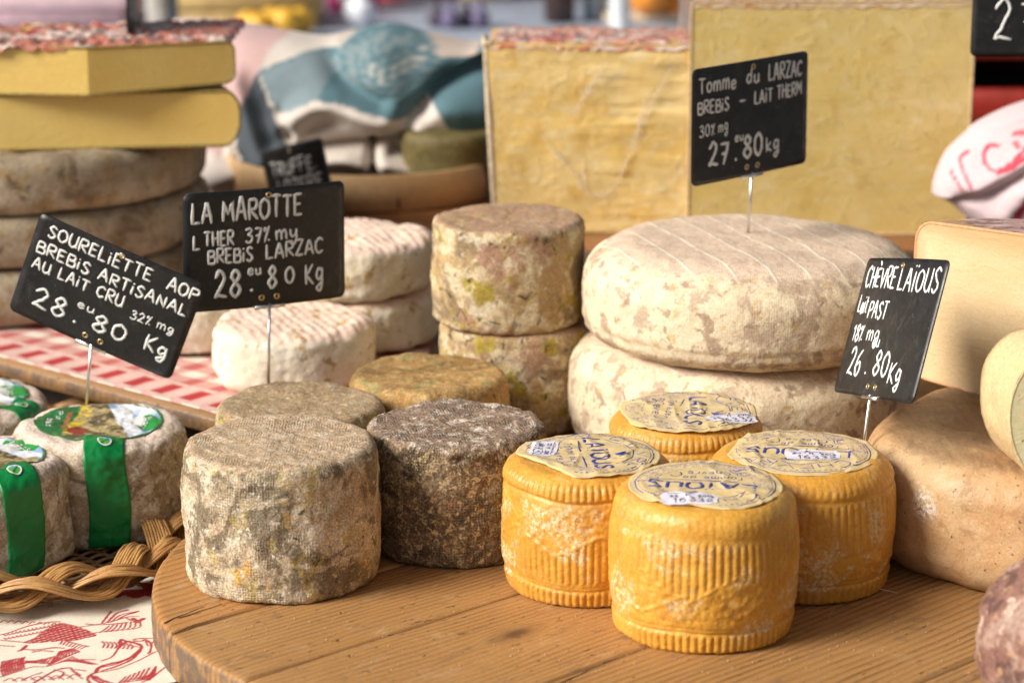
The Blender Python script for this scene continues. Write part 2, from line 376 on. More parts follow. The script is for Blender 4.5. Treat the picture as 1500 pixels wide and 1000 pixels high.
# ------------------------------------------------------------------ price signs
def sign(name, label, lines, W, H, loc, rot, stick_to, mat, inkm, group='black price signs', rad=.105, bend=.35, bend2=0., cat='price sign', stick_off=0., tall=False, smear=0, mc=(0., 0.)):
    t = thing(name, label, cat, loc, group=group); M = Euler([R(a) for a in rot]).to_matrix(); Rm = np.array(M)
    c = .55; o = []
    for cx, cz, a0 in ((W/2-c, H/2-c, 0), (-W/2+c, H/2-c, 90), (-W/2+c, -H/2+c, 180), (W/2-c, -H/2+c, 270)):
        for a in np.linspace(a0, a0+90, 7): o.append((cx+c*math.cos(R(a)), cz+c*math.sin(R(a))))
    d = []
    for a, b in zip(o, o[1:]+o[:1]):
        n = max(1, int(math.hypot(b[0]-a[0], b[1]-a[1])/.6)); d += [(a[0]+(b[0]-a[0])*k/n, a[1]+(b[1]-a[1])*k/n) for k in range(n)]
    d = np.array(d); m = len(d)
    def bf(x, z): return bend*(x/(W/2))**2+bend2*x*z/(W*H/4)
    def place(xz, off=.065):
        x, z = xz[:, 0], xz[:, 1]; e = 1e-2
        n = np.c_[(bf(x+e, z)-bf(x-e, z))/(2*e), -np.ones(len(x)), (bf(x, z+e)-bf(x, z-e))/(2*e)]; n /= np.linalg.norm(n, axis=1)[:, None]
        return (np.c_[x, bf(x, z), z]+n*off) @ Rm.T, n @ Rm.T
    ks = np.r_[.01, np.linspace(.08, 1, 12)]
    fr = np.vstack([place(d*k, .05)[0] for k in ks]+[place(d, -.05)[0]]+[place(d*k, -.05)[0] for k in ks[::-1]])
    F = grid_faces(2*len(ks)+1, m, True)
    mesh('sign_plate', fr, [F, np.arange(m)[None, ::-1], (np.arange(m)+m*2*len(ks))[None]], mat, t)
    for i, (tx, x0, x1, base, h, rr) in enumerate(lines):
        st = write(tx, x0, x1, base, h, seed=int(abs(loc[0]*10))+i)
        ink('writing', st, lambda p: place(p), rr, inkm, t)
    for k, (x, z) in enumerate(((mc[0]-.55, -H/2+.75), (mc[0]+.75, -H/2+.75), (mc[0]+.1, H/2-.55))):
        a = np.linspace(0, 2*np.pi, 15); p, n = place(np.c_[x+.19*np.cos(a), z+.19*np.sin(a)], .06)
        ey = MB().tube(p, .075, 6, n, .8, caps=False).build('eyelet', BRASS, t, smooth=True)
        p, n = place(np.c_[x+.17*np.cos(a[:-1]), z+.17*np.sin(a[:-1])], .058)
        mesh('eyelet_hole', p, [list(range(14))], HOLE, ey)
    b0, n0 = place(np.array([[mc[0]+.15, -H/2]]), 0.); b0 = b0[0]; ax = Rm @ np.array([1., 0, 0]); up = Rm @ np.array([0, 0, 1.])
    MB().tube([b0-ax*1.3-up*.05, b0+ax*1.3-up*.05], .17, 8, n0[0], .7).build('clip', STEEL, t, smooth=True)
    e = np.array(stick_to)-np.array(loc)
    MB().tube([b0+up*.2, b0*.5+e*.5, e], .12, 8, (1, 0, 0)).build('stick', STEEL, t, smooth=True)
    return t

def cutface(name_face, name_rind, outline, depth, y0, mats, parent, ring=10, sseg=None, warp=None, fdisp=None, sdisp=None, nd=12, rim=0., cols=None):
    """solid of an x-z outline pushed back along y: a cut face in front, the rind around and behind"""
    o = np.array(outline, float); L = []; step = sseg or .4
    for a, b in zip(o, np.roll(o, -1, 0)):
        n = max(1, int(np.hypot(*(b-a))/step)); L += [a+(b-a)*k/n for k in range(n)]
    d = np.array(L); m = len(d); c = d.mean(0); ks = np.linspace(1, .004, ring)
    V = np.vstack([np.c_[(c+(d-c)*k)[:, 0], np.full(m, y0), (c+(d-c)*k)[:, 1]] for k in ks])
    if fdisp: V[:, 1] += fdisp(V[:, 0], V[:, 2])*np.repeat(np.minimum(1, (1-ks)*20), m)
    V2 = np.vstack([np.c_[d[:, 0], np.full(m, y0+rim+depth*k), d[:, 1]] for k in np.linspace(0, 1, nd)])
    nrm = d-c; nrm = nrm/np.linalg.norm(nrm, axis=1)[:, None]; nn = np.tile(nrm, (nd, 1))
    if sdisp is not None:
        dd = sdisp*fbm(V2/1.3, 3); V2[:, 0] += nn[:, 0]*dd; V2[:, 2] += nn[:, 1]*dd
        fr = sdisp*fbm(V2[:m]/1.3, 3)
    back = np.vstack([np.c_[(c+(d-c)*k)[:, 0], np.full(m, y0+rim+depth), (c+(d-c)*k)[:, 1]] for k in (.7, .01)])
    V2 = np.vstack([V2, back])
    if warp: V, V2 = warp(V), warp(V2)
    if cols is not None:      # a face that breaks at x = cols: built in columns with a sharp crease there
        xs = np.r_[np.linspace(d[:, 0].min()+.02, cols, 40), np.linspace(cols, d[:, 0].max()-.02, 40)]; rows_ = []
        for x in xs:
            zz = [a[1]+(b[1]-a[1])*(x-a[0])/(b[0]-a[0]) for a, b in zip(d, np.roll(d, -1, 0)) if (a[0] > x) != (b[0] > x)]
            rows_.append([(x, y0, z) for z in np.linspace(min(zz), max(zz), 14)])
        G = warp(np.array(rows_).reshape(-1, 3)); q = grid_faces(80, 14); q = q[~((q.min(1)//14 == 39))]
        mesh(name_face, G, [q], mats[0], parent)
    else: mesh(name_face, V, [grid_faces(ring, m, True)], mats[0], parent)
    mesh(name_rind, V2, [grid_faces(nd+2, m, True)[:, ::-1]], mats[1], parent)

# ------------------------------------------------------------------ shared materials
STEEL = Mat('steel', .28, (.75, .75, .74), Metallic=1.).m
BRASS = Mat('brass', .35, (.75, .55, .3), Metallic=1.).m
HOLE = Mat('hole_dark', .8, (.02, .018, .015)).m
def sign_mat():
    m = Mat('sign_black', .34); c = m.mix(m.ramp(m.noise(.5, 4, .6), .45, .75, 0, .5), (.012, .012, .013), (.028, .027, .027))
    c = m.mix(m.ramp(m.noise(5., 3, .7), .64, .72, 0, .45), c, (.25, .24, .23)); c = m.mix(m.ramp(m.noise(.45, 5, .7, 1.5, off=8.), .56, .7, 0, .35), c, (.085, .085, .085)); m.color(c); m.rough(m.ramp(m.noise(.8, 3), .3, .7, .28, .5))
    m.bump(m.noise(1.2, 3), .02); return m.m
SIGN = sign_mat()
def chalk_mat():
    m = Mat('chalk_pen', .6); m.color(m.mix(m.ramp(m.noise(6., 3, .7), .5, .75, 0, .6), (.82, .82, .8), (.4, .4, .39))); return m.m
CHALK = chalk_mat()

# ------------------------------------------------------------------ setting: pavement, table, toile cloth
def m_ground():
    m = Mat('pavement_grey', .85); m.color(m.grit(m.mix(m.noise(.02, 4), (.16, .15, .14), (.24, .23, .21)), .3, .6)); m.bump(m.noise(.8, 5), .3); return m.m
g = mesh('ground', [(-6000, -3000, -92), (6000, -3000, -92), (6000, 9000, -92), (-6000, 9000, -92)], [[0, 1, 2, 3]], m_ground(), smooth=False)
props(g, kind='structure')
def wood(name, c1, c2, dark, scale=1., knot=None, rings=1.9, rough=.55, line=.7, worn=None, along=(.05, 1, 1)):
    """boards whose grain runs along local x"""
    m = Mat(name, rough); co = m.coords()
    wob = m.vscale(m.noise(.06*scale, 3, .5, vec=m.vscale(co, (.35, 1, 1)), color=True), (0, 4.5, 0))
    v = m.vadd(m.vscale(co, (1, 1, .5)), wob)
    if knot:
        d = m.n('VectorMath', operation='DISTANCE'); m.put(d.inputs[0], m.vscale(m.raw, (.6, 1.25, 0))); d.inputs[1].default_value = (knot[0]*.6, knot[1]*1.25, 0); kd = d.outputs['Value']
        push = m.ramp(kd, 0, 2.6, 1., 0.); sy = m.sep(m.raw)[1]; side = m.math('SIGN', m.math('SUBTRACT', sy, knot[1]))
        v = m.vadd(v, m.comb(0., m.math('MULTIPLY', m.math('MULTIPLY', push, side), -.9), 0.))
    v = m.vscale(v, (along[0], 1, 1))
    w_ = m.n('TexWave', wave_type='BANDS', bands_direction='Y', wave_profile='SAW'); m.put(w_.inputs['Vector'], v); w_.inputs['Scale'].default_value = rings*.314*scale
    w_.inputs['Distortion'].default_value = 1.6; w_.inputs['Detail'].default_value = 2; w_.inputs['Detail Scale'].default_value = .5
    rg = m.ramp(w_.outputs['Fac'], .35, .97)
    fib = m.noise(3.2*scale, 4, .65, vec=m.vscale(co, (.05, 1, 1)), off=4.)
    col = m.mix(m.noise(.12, 3), c1, c2); fade = m.ramp(m.noise(.22, 3, .6, vec=m.vscale(co, (.3, 1, 1))), .35, .65, .35, 1.)
    col = m.mix(m.math('MULTIPLY', m.math('MULTIPLY', rg, line), fade), col, dark)
    col = m.mix(m.ramp(fib, .5, .75, 0, .45), col, dark)
    st = m.ramp(m.noise(.7, 5, .65, vec=m.vscale(co, (.5, 1, 1)), off=9.), .58, .68, 0, .5); col = m.mix(st, col, (.16, .1, .055))
    if worn: col = m.mix(m.ramp(m.noise(.35, 4, .6, off=21.), .55, .75, 0, .5), col, worn)
    pt = m.ramp(m.noise(2.6, 3, .6, vec=m.vscale(co, (.4, 1, 1)), off=14.), .66, .7, 0, .8); col = m.mix(pt, col, (.05, .035, .02))
    kn_ = m.ramp(m.noise(2.2, 2, .5, vec=m.vscale(m.vadd(co, m.vscale(m.comb(m.sep(co)[1], m.sep(co)[0], 0.), (.9, -.5, 0))), (.06, 1.6, 1)), off=77.), .7, .73, 0, .45); col = m.mix(kn_, col, (.58, .4, .24))
    if knot:
        col = m.mix(m.ramp(kd, .2, 1.1, .9, 0.), col, (.07, .03, .015)); col = m.mix(m.ramp(kd, .9, 2., .35, 0.), col, dark)
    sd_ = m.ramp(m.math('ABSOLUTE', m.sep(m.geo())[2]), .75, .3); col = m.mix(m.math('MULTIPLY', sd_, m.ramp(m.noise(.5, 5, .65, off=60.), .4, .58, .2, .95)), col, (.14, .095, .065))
    col = m.grit(col, .13, 6.)
    m.color(col); m.rough(m.ramp(fib, .3, .7, rough-.12, rough+.12))
    m.bump(m.math('MULTIPLY', rg, -1.), .035); m.bump(fib, .03); m.bump(pt, -.05)
    return m.m
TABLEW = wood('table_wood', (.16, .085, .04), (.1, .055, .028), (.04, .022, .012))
tb = thing('market_table', 'dark wooden market table under the cloths, seen at the bottom left corner', 'table', (0, 0, -92))
for k in range(9): MB().box((0, 131+21.3*k, 92-4.6), (210, 20.9, 2.4), bev=.3).build('plank', TABLEW, tb)
for x in (-96, 96):
    for y in (128, 296): MB().box((x, y, 43.1), (6, 6, 86.2), bev=.4).build('leg', TABLEW, tb)
for y in (123.5, 300.5): MB().box((0, y, 82), (200, 2.5, 7), bev=.3).build('apron', TABLEW, tb)

# printed toile: crop drawing traced on the cloth
def cr(x, y): return ground(x/3.75, 740+y/3.75, -3.1)
TO = []  # (width cm, points)
def T(w, s, fill=False): TO.append((w, catmull([cr(*map(float, p.split(','))) for p in s.split()], 4), fill))
T(.0, '120,748 190,720 260,672 330,642 395,655 450,672 515,700 530,716 470,728 410,742 330,744 250,750 160,752 120,748', True)
T(.10, '0,705 60,690 150,660 260,640 330,636'); T(.08, '0,735 90,742 160,748')
T(.09, '440,668 520,655 600,640 690,612 760,604'); T(.13, '560,645 585,610 610,580'); T(.13, '590,640 640,590 700,570'); T(.13, '640,628 690,600 750,580'); T(.1, '610,640 660,600 760,575')
T(.1, '470,650 540,655 620,650 700,640'); T(.3, '735,620 760,628 790,618'); T(.25, '740,636 765,640'); T(.07, '690,612 720,628 760,632')
T(.22, '528,912 545,885 600,868 680,850 730,825 775,785 770,765 735,752 700,745'); T(.16, '560,905 640,880 720,845 770,800'); T(.1, '560,850 610,830 640,800 655,770 655,745 668,735 700,748')
T(.14, '662,738 690,745 672,768 664,742'); T(.06, '700,765 740,772 765,778'); T(.1, '560,885 640,868 700,842 745,812')
T(.12, '730,735 770,728 850,728'); T(.14, '735,742 780,742 800,735 830,760 825,800 815,812'); T(.1, '850,735 840,750 830,760'); T(.08, '800,742 812,770')
T(.07, '530,914 640,895 760,850 840,810 880,797'); T(.16, '530,914 500,925 480,950 500,975'); T(.2, '500,925 520,950 560,970'); T(.22, '520,935 560,955 620,975')
T(.13, '440,930 400,905 380,890 300,905 220,950 180,975'); T(.11, '470,905 430,900 390,900'); T(.09, '300,900 350,915 330,935 280,950')
for i in range(9):
    T(.11, f'{20+i*14},{935-i*6} {5+i*15},{890-i*5} {14+i*15},{850-i*3}'); T(.07, f'{100+i*16},{870-i*4} {130+i*20},{850+i*2} {200+i*14},{846-i*3}')
    T(.1, f'{255+i*20},{880-i*9} {290+i*18},{850-i*6} {330+i*9},{800-i*2}'); T(.06, f'{300+i*12},{868-i*5} {360+i*14},{850+i*2} {440+i*12},{846+i*3}')
T(.08, '0,940 100,905 180,880 255,880 380,850 520,845'); T(.1, '0,905 60,880 110,862 200,850 250,845'); T(.08, '120,960 180,930 230,915')
T(.12, '100,795 130,785 200,790 300,780 350,782'); T(.2, '115,790 135,775 145,765'); T(.07, '0,765 80,768'); T(.09, '180,800 230,795 290,800')
for i in range(6): T(.1, f'{650+i*26},{975-i*8} {670+i*24},{955-i*4} {690+i*26},{935-i*9}'); T(.08, f'{820-i*14},{955-i*1} {848-i*6},{925} {856-i*2},{880+i*3}')
T(.1, '780,965 830,945 880,905 930,870'); T(.08, '640,975 720,960 800,950 850,930')
for i in range(8):
    T(.07, f'{520+i*30},{700-i*3} {560+i*30},{690-i*4} {600+i*24},{660-i*5}'); T(.06, f'{20+i*50},{960-i*2} {60+i*50},{945-i*3} {90+i*52},{962-i*2}'); T(.07, f'{330+i*16},{760+i*4} {350+i*17},{740+i*5} {390+i*14},{752+i*3}')
    T(.09, f'{560+i*22},{745+i*2} {575+i*22},{760+i*2} {566+i*22},{780+i*1}'); T(.06, f'{i*40},{640+i*2} {20+i*40},{628+i*2} {40+i*38},{634+i*2}')
for a in np.linspace(0, 1, 14):
    x = 20+a*290; y = 700-a*52; T(.06, f'{x},{y} {x+10},{y+9} {x+20},{y+3}'); T(.06, f'{x+4},{y+22} {x+14},{y+30} {x+24},{y+24}')
def seg_dist(P, pts):
    d = np.full(len(P), 9.)
    for a, b in zip(pts[:-1], pts[1:]):
        ab = b-a; t = np.clip(((P-a)@ab)/max(ab@ab, 1e-9), 0, 1); d = np.minimum(d, np.hypot(*(P-a-t[:, None]*ab).T))
    return d
def inside(P, poly):
    c = np.zeros(len(P), bool)
    for a, b in zip(poly, np.roll(poly, -1, 0)):
        k = (a[1] > P[:, 1]) != (b[1] > P[:, 1]); x = (b[0]-a[0])*(P[:, 1]-a[1])/(b[1]-a[1]+1e-12)+a[0]; c ^= k & (P[:, 0] < x)
    return c
def toile():
    U = np.arange(-46, -21.5, .075); V = np.arange(151.1, 172, .075); uu, vv = np.meshgrid(U, V)
    # the near edge of the cloth runs askew over the table
    Y = vv+np.clip(.52*(uu+23.1), -12, 2)*sstep(172, 151.1, vv)+.12*fbm(np.stack([uu/2, uu*0, uu*0], -1), 2)*sstep(156, 151, vv)
    P = np.stack([uu, Y], -1).reshape(-1, 2); ink_ = np.zeros(len(P))
    for w_, pts, fill in TO:
        lo, hi = pts.min(0)-.4, pts.max(0)+.4; k = np.where(((P > lo) & (P < hi)).all(1))[0]
        if not len(k): continue
        if fill: v = inside(P[k], pts).astype(float)*(.55+.45*(np.sin(P[k, 0]*9+P[k, 1]*3)*np.sin(P[k, 1]*14) < .35))
        else:
            ww = w_*.5*(.75+.5*(fbm(np.c_[P[k]/.35, P[k][:, 0]*0], 2)+.5)); v = 1-sstep(ww, ww+.07, seg_dist(P[k], pts))
        ink_[k] = np.maximum(ink_[k], v)
    z = -3.14+.1*fbm(np.c_[P/5, P[:, 0]*0], 3)+.02*fbm(np.c_[P/1.2, P[:, 0]*0], 2)
    far = fbm(np.c_[P/1.6, P[:, 0]*0+3], 3); ink_ = np.where(P[:, 1] > 167, (far > .12)*1., ink_)
    col = np.array([.78, .72, .6])*(1-ink_[:, None])+np.array([.42, .035, .04])*ink_[:, None]
    V3 = np.c_[P, z]; F = grid_faces(len(V), len(U)); o = mesh('toile_cloth', V3, [F], vcol_mat('toile', .8, 9., .01, grit=.08), col=col)
    m = o.modifiers.new('thickness', 'SOLIDIFY'); m.thickness = .08*S; m.offset = -1
    props(o, 'cream cloth printed with red toile birds and foliage, under the wicker tray', 'tablecloth')
toile()

# ------------------------------------------------------------------ round wooden board
BA = R(42); BO = np.array([2., 164.])
def hull():
    pts = []
    for c, r in (((2, 164), 27.7), ((26, 174), 45.)): pts += [(c[0]+r*math.cos(a), c[1]+r*math.sin(a)) for a in np.linspace(0, 2*np.pi, 200)]
    pts = sorted(set((round(x, 3), round(y, 3)) for x, y in pts))
    def half(ps):
        h = []
        for p in ps:
            while len(h) > 1 and (h[-1][0]-h[-2][0])*(p[1]-h[-2][1])-(h[-1][1]-h[-2][1])*(p[0]-h[-2][0]) <= 0: h.pop()
            h.append(p)
        return h[:-1]
    return np.array(half(pts)+half(pts[::-1]))
HB = rot2(hull()-BO, -BA)
def span(v):
    xs = []
    for a, b in zip(HB, np.roll(HB, -1, 0)):
        if (a[1] > v) != (b[1] > v): xs.append(a[0]+(b[0]-a[0])*(v-a[1])/(b[1]-a[1]))
    return (min(xs), max(xs)) if len(xs) > 1 else None
joints = [7.9, -2.1, -15.2, -31.1, 21.0]
kn = rot2(np.array(ground(757, 927, 0))-BO, -BA)
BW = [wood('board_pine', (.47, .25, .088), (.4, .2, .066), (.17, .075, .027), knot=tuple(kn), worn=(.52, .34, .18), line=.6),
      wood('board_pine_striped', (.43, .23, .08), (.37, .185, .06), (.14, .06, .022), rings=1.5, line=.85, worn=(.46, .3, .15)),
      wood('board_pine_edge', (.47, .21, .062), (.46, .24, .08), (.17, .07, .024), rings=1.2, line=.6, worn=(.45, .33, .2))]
bd = thing('round_serving_board', 'round golden pine board with cracked edge carrying the cheeses', 'wooden board', (BO[0], BO[1], 0), (0, 0, BA))
lims = [HB[:, 1].min()+.02]+sorted(joints)+[HB[:, 1].max()-.02]
for k, (a, b) in enumerate(zip(lims[:-1], lims[1:])):
    a += .05; b -= .05; vs = np.linspace(a, b, max(8, int((b-a)/.45))); vs[0] = a; rows = []
    for v in vs:
        x0, x1 = span(v); e = min(v-a, b-v); dz = -.1*math.exp(-e/.12); L = max(x1-x0, .5)
        X = [x0+.6, x0+.12, x0, x0-.02, x0, x0+.1, x0+.28, x0+.7]; Z = [-3.1, -3.1, -2.9, -1.5, -.5, -.14, -.03, 0]
        n = 60; X += list(np.linspace(x0+1.2, x1-1.2, n)) if L > 3 else [x0+L*.5]*n; Z += [0]*n
        X += [x1-.7, x1-.28, x1-.1, x1, x1+.02, x1, x1-.12, x1-.6]; Z += [0, -.03, -.14, -.5, -1.5, -2.9, -3.1, -3.1]
        X, Z = np.array(X), np.array(Z, float); Z = Z+np.where(Z > -.2, dz, 0)
        rows.append(np.c_[X, np.full(len(X), v), Z])
    V = np.array(rows); nx = V.shape[1]; V = V.reshape(-1, 3)
    top = V[:, 2] > -.2; V[:, 2] += np.where(top, .03*fbm(V/np.array([9, 1.6, 9])+k, 2), 0)
    sidem = (V[:, 2] <= -.2); V[:, 0] += np.where(sidem, .12*fbm(V/np.array([1e3, .8, 1.1]), 3), 0)
    m_ = BW[2] if k == len(lims)-3 else BW[1] if lims[k+1] < -2.2 else BW[0]
    mesh('plank', V, [grid_faces(len(vs), nx), np.arange(nx)[None, ::-1], (np.arange(nx)+(len(vs)-1)*nx)[None]], m_, bd)
# splinter cracks in the worn left edge
for px in ([(253, 929), (285, 915), (330, 903), (372, 892)], [(240, 912), (268, 900), (300, 888)], [(262, 905), (290, 896), (325, 884)], [(800, 1010), (850, 987), (905, 962)]):
    P = np.array([[*rot2(np.array(ground(x, y, 0))-BO, -BA), .012] for x, y in px]); P = catmull(P, 4); P[:, 1] += .05*np.sin(P[:, 0]*3)
    MB().tube(P, np.linspace(.09, .02, len(P)), 5, (0, 0, 1), .25).build('crack', HOLE, bd)
# ------------------------------------------------------------------ mould-rinded tommes
M_PALE = rind('rind_pale', (.48, .365, .235), [((.7, .6, .46), .4, .42, .6, 6, .8, .8), ((.17, .13, .08), .28, .485, .58, 6, 1., .85), ((.15, .11, .065), .8, .57, .63, 6, .8, .75), ((.52, .39, .12), .5, .56, .64, 5, .5, .6),
    ((.64, .36, .07), .26, .6, .65, 5, .3, .8), ((.05, .04, .03), 1.1, .64, .68, 5, .4, .8), ((.8, .74, .6), 2.2, .57, .66, 5, .4, .6)],
    weave=.035, pitch=.2, bump=.13, bscale=2.6, grit=.42, gscale=6.5, pitamt=.3, top=((.5, .35, .22), .6, .1, .5, .85), top2=((.66, .53, .38), .9, .5, .6, .7))
M_DARK = rind('rind_dark', (.2, .135, .08), [((.36, .265, .165), .45, .5, .6, 6, .8, .8), ((.085, .062, .04), .5, .5, .62, 6, .9, .8), ((.6, .44, .22), 2.4, .53, .61, 6, .6, .8),
    ((.55, .42, .25), .4, .57, .63, 7, .9, .75), ((.36, .2, .12), .4, .58, .66, 4, .2, .5)],
    weave=.06, pitch=.21, bump=.18, bscale=2.6, grit=.5, gscale=5.5, pit=(.02, .015, .01), pitamt=.5, top=((.31, .21, .15), 1.0, .25, .5, .9), top2=((.7, .6, .5), .8, .52, .6, .7))
M_BACK = rind('rind_olive', (.38, .27, .14), [((.56, .45, .28), .5, .47, .57, 5, .6, .8), ((.18, .135, .07), .45, .51, .6, 6, .6, .8), ((.45, .35, .06), .6, .55, .62, 5, .3, .8),
    ((.07, .055, .04), 1.3, .6, .66, 5, .4, .8), ((.56, .44, .32), 1.4, .56, .66, 4, .3, .5)], weave=.03, pitch=.2, bump=.12, grit=.42, pitamt=.3, top=((.4, .275, .16), .8, .2, .5, .8), top2=((.6, .5, .35), 1.3, .52, .62, .7))
M_TALL = rind('rind_yellow_grey', (.46, .32, .16), [((.66, .54, .35), .36, .48, .56, 5, .8, .9), ((.24, .175, .1), .3, .52, .59, 6, .9, .8), ((.4, .3, .03), .32, .54, .61, 4, .4, .85),
    ((.4, .21, .14), .26, .55, .63, 4, .4, .7), ((.07, .05, .035), .9, .59, .64, 6, .6, .9), ((.7, .62, .46), .55, .58, .64, 5, .5, .7)], weave=.02, pitch=.2, bump=.09, grit=.32, pitamt=.3, top=((.42, .25, .16), .7, .25, .5, .85))
M_OCHRE = rind('rind_ochre', (.48, .28, .1), [((.28, .17, .07), .6, .5, .6, 5, .6, .7), ((.58, .4, .18), 1., .5, .6, 4, .4, .8), ((.3, .3, .12), .4, .57, .63, 4, .3, .7), ((.1, .07, .04), 1.3, .6, .67, 5, .4, .8)],
    weave=.04, pitch=.2, bump=.09, grit=.34)
def dark_disp(P, N, th, t, sd):
    d = lumpy(.13, .07, .06, edge=.16)(P, N, th, t, sd); tp = np.clip(N[..., 2], 0, 1)
    d += tp*.1*fbm(P/.7+4, 3)
    hole = np.exp(-((np.mod(th-R(-103)+np.pi, 2*np.pi)-np.pi)**2/.006+((t-.91)/.03)**2))   # torn pit under the rim
    return d-.4*hole
def tomme(name, label, x, y, z0, Rad, H, m, seed, disp=None, ct=.7, cb=.5, bulge=.02, ds=.2, rot=0., shear=0., group='tommes with grey mould rind'):
    wh = Wheel(Rad, H, ct, cb, bulge, disp=disp or lumpy(.13, .06, .045, edge=.08), seed=seed, ds=ds, shear=shear)
    o = wh.build(name, m, loc=(x, y, z0), rot=(0, 0, rot)); props(o, label, 'cheese', group); return wh
tomme('tomme_cheese', 'pale grey speckled tomme with cloth-marked rind at the left edge of the round board', -16.45, 163.9, 0, 6.93, 9.95, M_PALE, 1, ct=.75, ds=.16, shear=.0)
tomme('tomme_cheese', 'darkest brown crusty tomme with white bloom on top, left of the yellow cheeses', -4.15, 170.9, 0, 6.7, 9.2, M_DARK, 2, disp=dark_disp, ct=.8, ds=.16, rot=.3)
tomme('tomme_cheese', 'low grey-brown tomme directly behind the pale speckled tomme, with a sign stick at its back', -16.6, 181.1, 0, 6.6, 7.75, M_BACK, 3, rot=1.)
tomme('tomme_cheese', 'ochre-topped tomme behind the darkest brown tomme', -6.8, 190.6, 0, 6.5, 7.55, M_OCHRE, 4, ct=.9)
tomme('tomme_cheese', 'lower yellowish tomme under the tall grey-yellow one', .5, 203.1, 0, 6.75, 8.95, M_TALL, 5, rot=2.)
tomme('tomme_cheese', 'tall grey-yellow mottled tomme standing on another tomme', -.35, 203., 8.95, 6.55, 8.9, M_TALL, 6.3, ct=.5, bulge=.035, rot=.5)

# ------------------------------------------------------------------ big pale wheels
def big_mat():
    m = Mat('rind_cream', .85); col = m.mix(m.ramp(m.noise(.28, 5, .6), .38, .62), (.68, .54, .37), (.74, .63, .44))
    col = m.mix(m.ramp(m.noise(.5, 4, .55, .4, off=5), .5, .66, 0, .8), col, (.78, .68, .48))
    col = m.mix(m.ramp(m.noise(.33, 6, .62, .5, off=11), .52, .575, 0, .8), col, (.43, .315, .225))
    col = m.mix(m.ramp(m.noise(.7, 5, .6, .4, off=23), .56, .61, 0, .85), col, (.37, .255, .175))
    col = m.mix(m.ramp(m.noise(1.8, 3, .6, off=15), .58, .72, 0, .6), col, (.8, .73, .56))
    col = m.mix(m.ramp(m.noise(.9, 4, .6, off=29), .6, .66, 0, .6), col, (.55, .38, .16))
    nz = m.sep(m.geo())[2]; x, y, z = m.sep(m.raw)
    topm = m.ramp(nz, .8, .97); col = m.mix(m.math('MULTIPLY', topm, .8), col, (.66, .49, .37))
    ln = m.math('ABSOLUTE', m.math('SINE', m.math('MULTIPLY', m.math('ADD', x, m.math('MULTIPLY', y, .32)), math.pi/3.0)))
    lnm = m.math('MULTIPLY', m.ramp(ln, .0, .22, 1., 0.), topm); col = m.mix(m.math('MULTIPLY', lnm, .8), col, (.84, .74, .6))
    col = m.grit(col, .15, 5.); m.color(col)
    w_ = weave_height(m, .19, .03); m.bump(w_, -.012); m.bump(m.noise(1.3, 7, .62), .12); m.bump(m.noise(6, 3, .6), .02); m.bump(lnm, .03)
    m.p.inputs['Specular IOR Level'].default_value = .25
    return m.m
M_BIG = big_mat()
def big_disp(P, N, th, t, sd):
    d = lumpy(.16, .05, .02, 6., 1.3)(P, N, th, t, sd)
    d -= .32*np.exp(-((t-.2)/.035)**2)*(.5+.5*fbm(P/2.5+8, 2))*(np.abs(N[..., 2]) < .8)     # press line low on the flank
    return d
for (x, y, z, rad, H, sd, lb) in ((19.2, 197., 0, 14.3, 9.25, 2.2, 'lower big cream wheel with grey-brown blotches, under the other big wheel'), (19.9, 196.3, 9.2, 13.95, 8.2, 7.1, 'upper big cream-coloured wheel with pale stripes across its top')):
    wh = Wheel(rad, H, 4.6 if z else 4., 2.6, .02, dome=.1, ctz=3.1 if z else 2.8, cbz=2.0, ds=.26, disp=big_disp, seed=sd); BIGW = wh
    props(wh.build('large_cheese_wheel', M_BIG, loc=(x, y, z), rot=(0, 0, R(0 if z else 200))), lb, 'cheese wheel', 'big cream wheels stacked in two')

# ------------------------------------------------------------------ yellow ribbed goat cheeses with paper labels
def yel_mat():
    m = Mat('wax_yellow', .32); nzs = m.noise(.35, 4, .6)
    col = m.mix(m.ramp(nzs, .35, .65), (.71, .365, .05), (.6, .285, .034)); col = m.mix(m.ramp(m.noise(1.1, 3, .5, off=6), .5, .75, 0, .6), col, (.78, .48, .09))
    col = m.mix(m.math('MULTIPLY', m.n('ObjectInfo').outputs['Random'], .6), col, (.56, .255, .03)); col = m.mix(m.ramp(m.noise(.5, 5, .65, 1., off=66), .54, .62, 0, .45), col, (.52, .24, .035))
    at = m.n('Attribute'); at.attribute_name = 'Col'; sp = m.sep(at.outputs['Vector'])
    bl = m.math('MULTIPLY', m.ramp(m.noise(.3, 4, .6, off=12), .5, .6), m.ramp(m.noise(3.4, 4, .7, off=8), .44, .58)); bl = m.math('MULTIPLY', bl, sp[0])
    col = m.mix(m.math('MULTIPLY', bl, .75), col, (.7, .62, .42)); sp2 = m.math('MULTIPLY', m.ramp(m.noise(.9, 4, .7, off=40), .64, .7), sp[0]); col = m.mix(m.math('MULTIPLY', sp2, .5), col, (.3, .3, .24))
    col = m.mix(m.ramp(m.noise(2.2, 3, .6, off=19), .66, .76, 0, .35), col, (.35, .12, .015))
    col = m.grit(col, .12, 6.); m.color(col); m.rough(m.ramp(m.noise(2., 3), .35, .65, .3, .62))
    m.bump(m.noise(2.4, 5, .62, .4), .055); m.bump(m.voronoi(3.6, feature='SMOOTH_F1'), .03); m.bump(m.noise(8, 3, .6), .014)
    m.p.inputs['Subsurface Weight'].default_value = .22; m.p.inputs['Subsurface Radius'].default_value = (.012, .005, .001); m.p.inputs['Subsurface Scale'].default_value = .35
    m.p.inputs['Coat Weight'].default_value = .15; m.p.inputs['Coat Roughness'].default_value = .3
    return m.m
M_YEL = yel_mat()
NR = 74
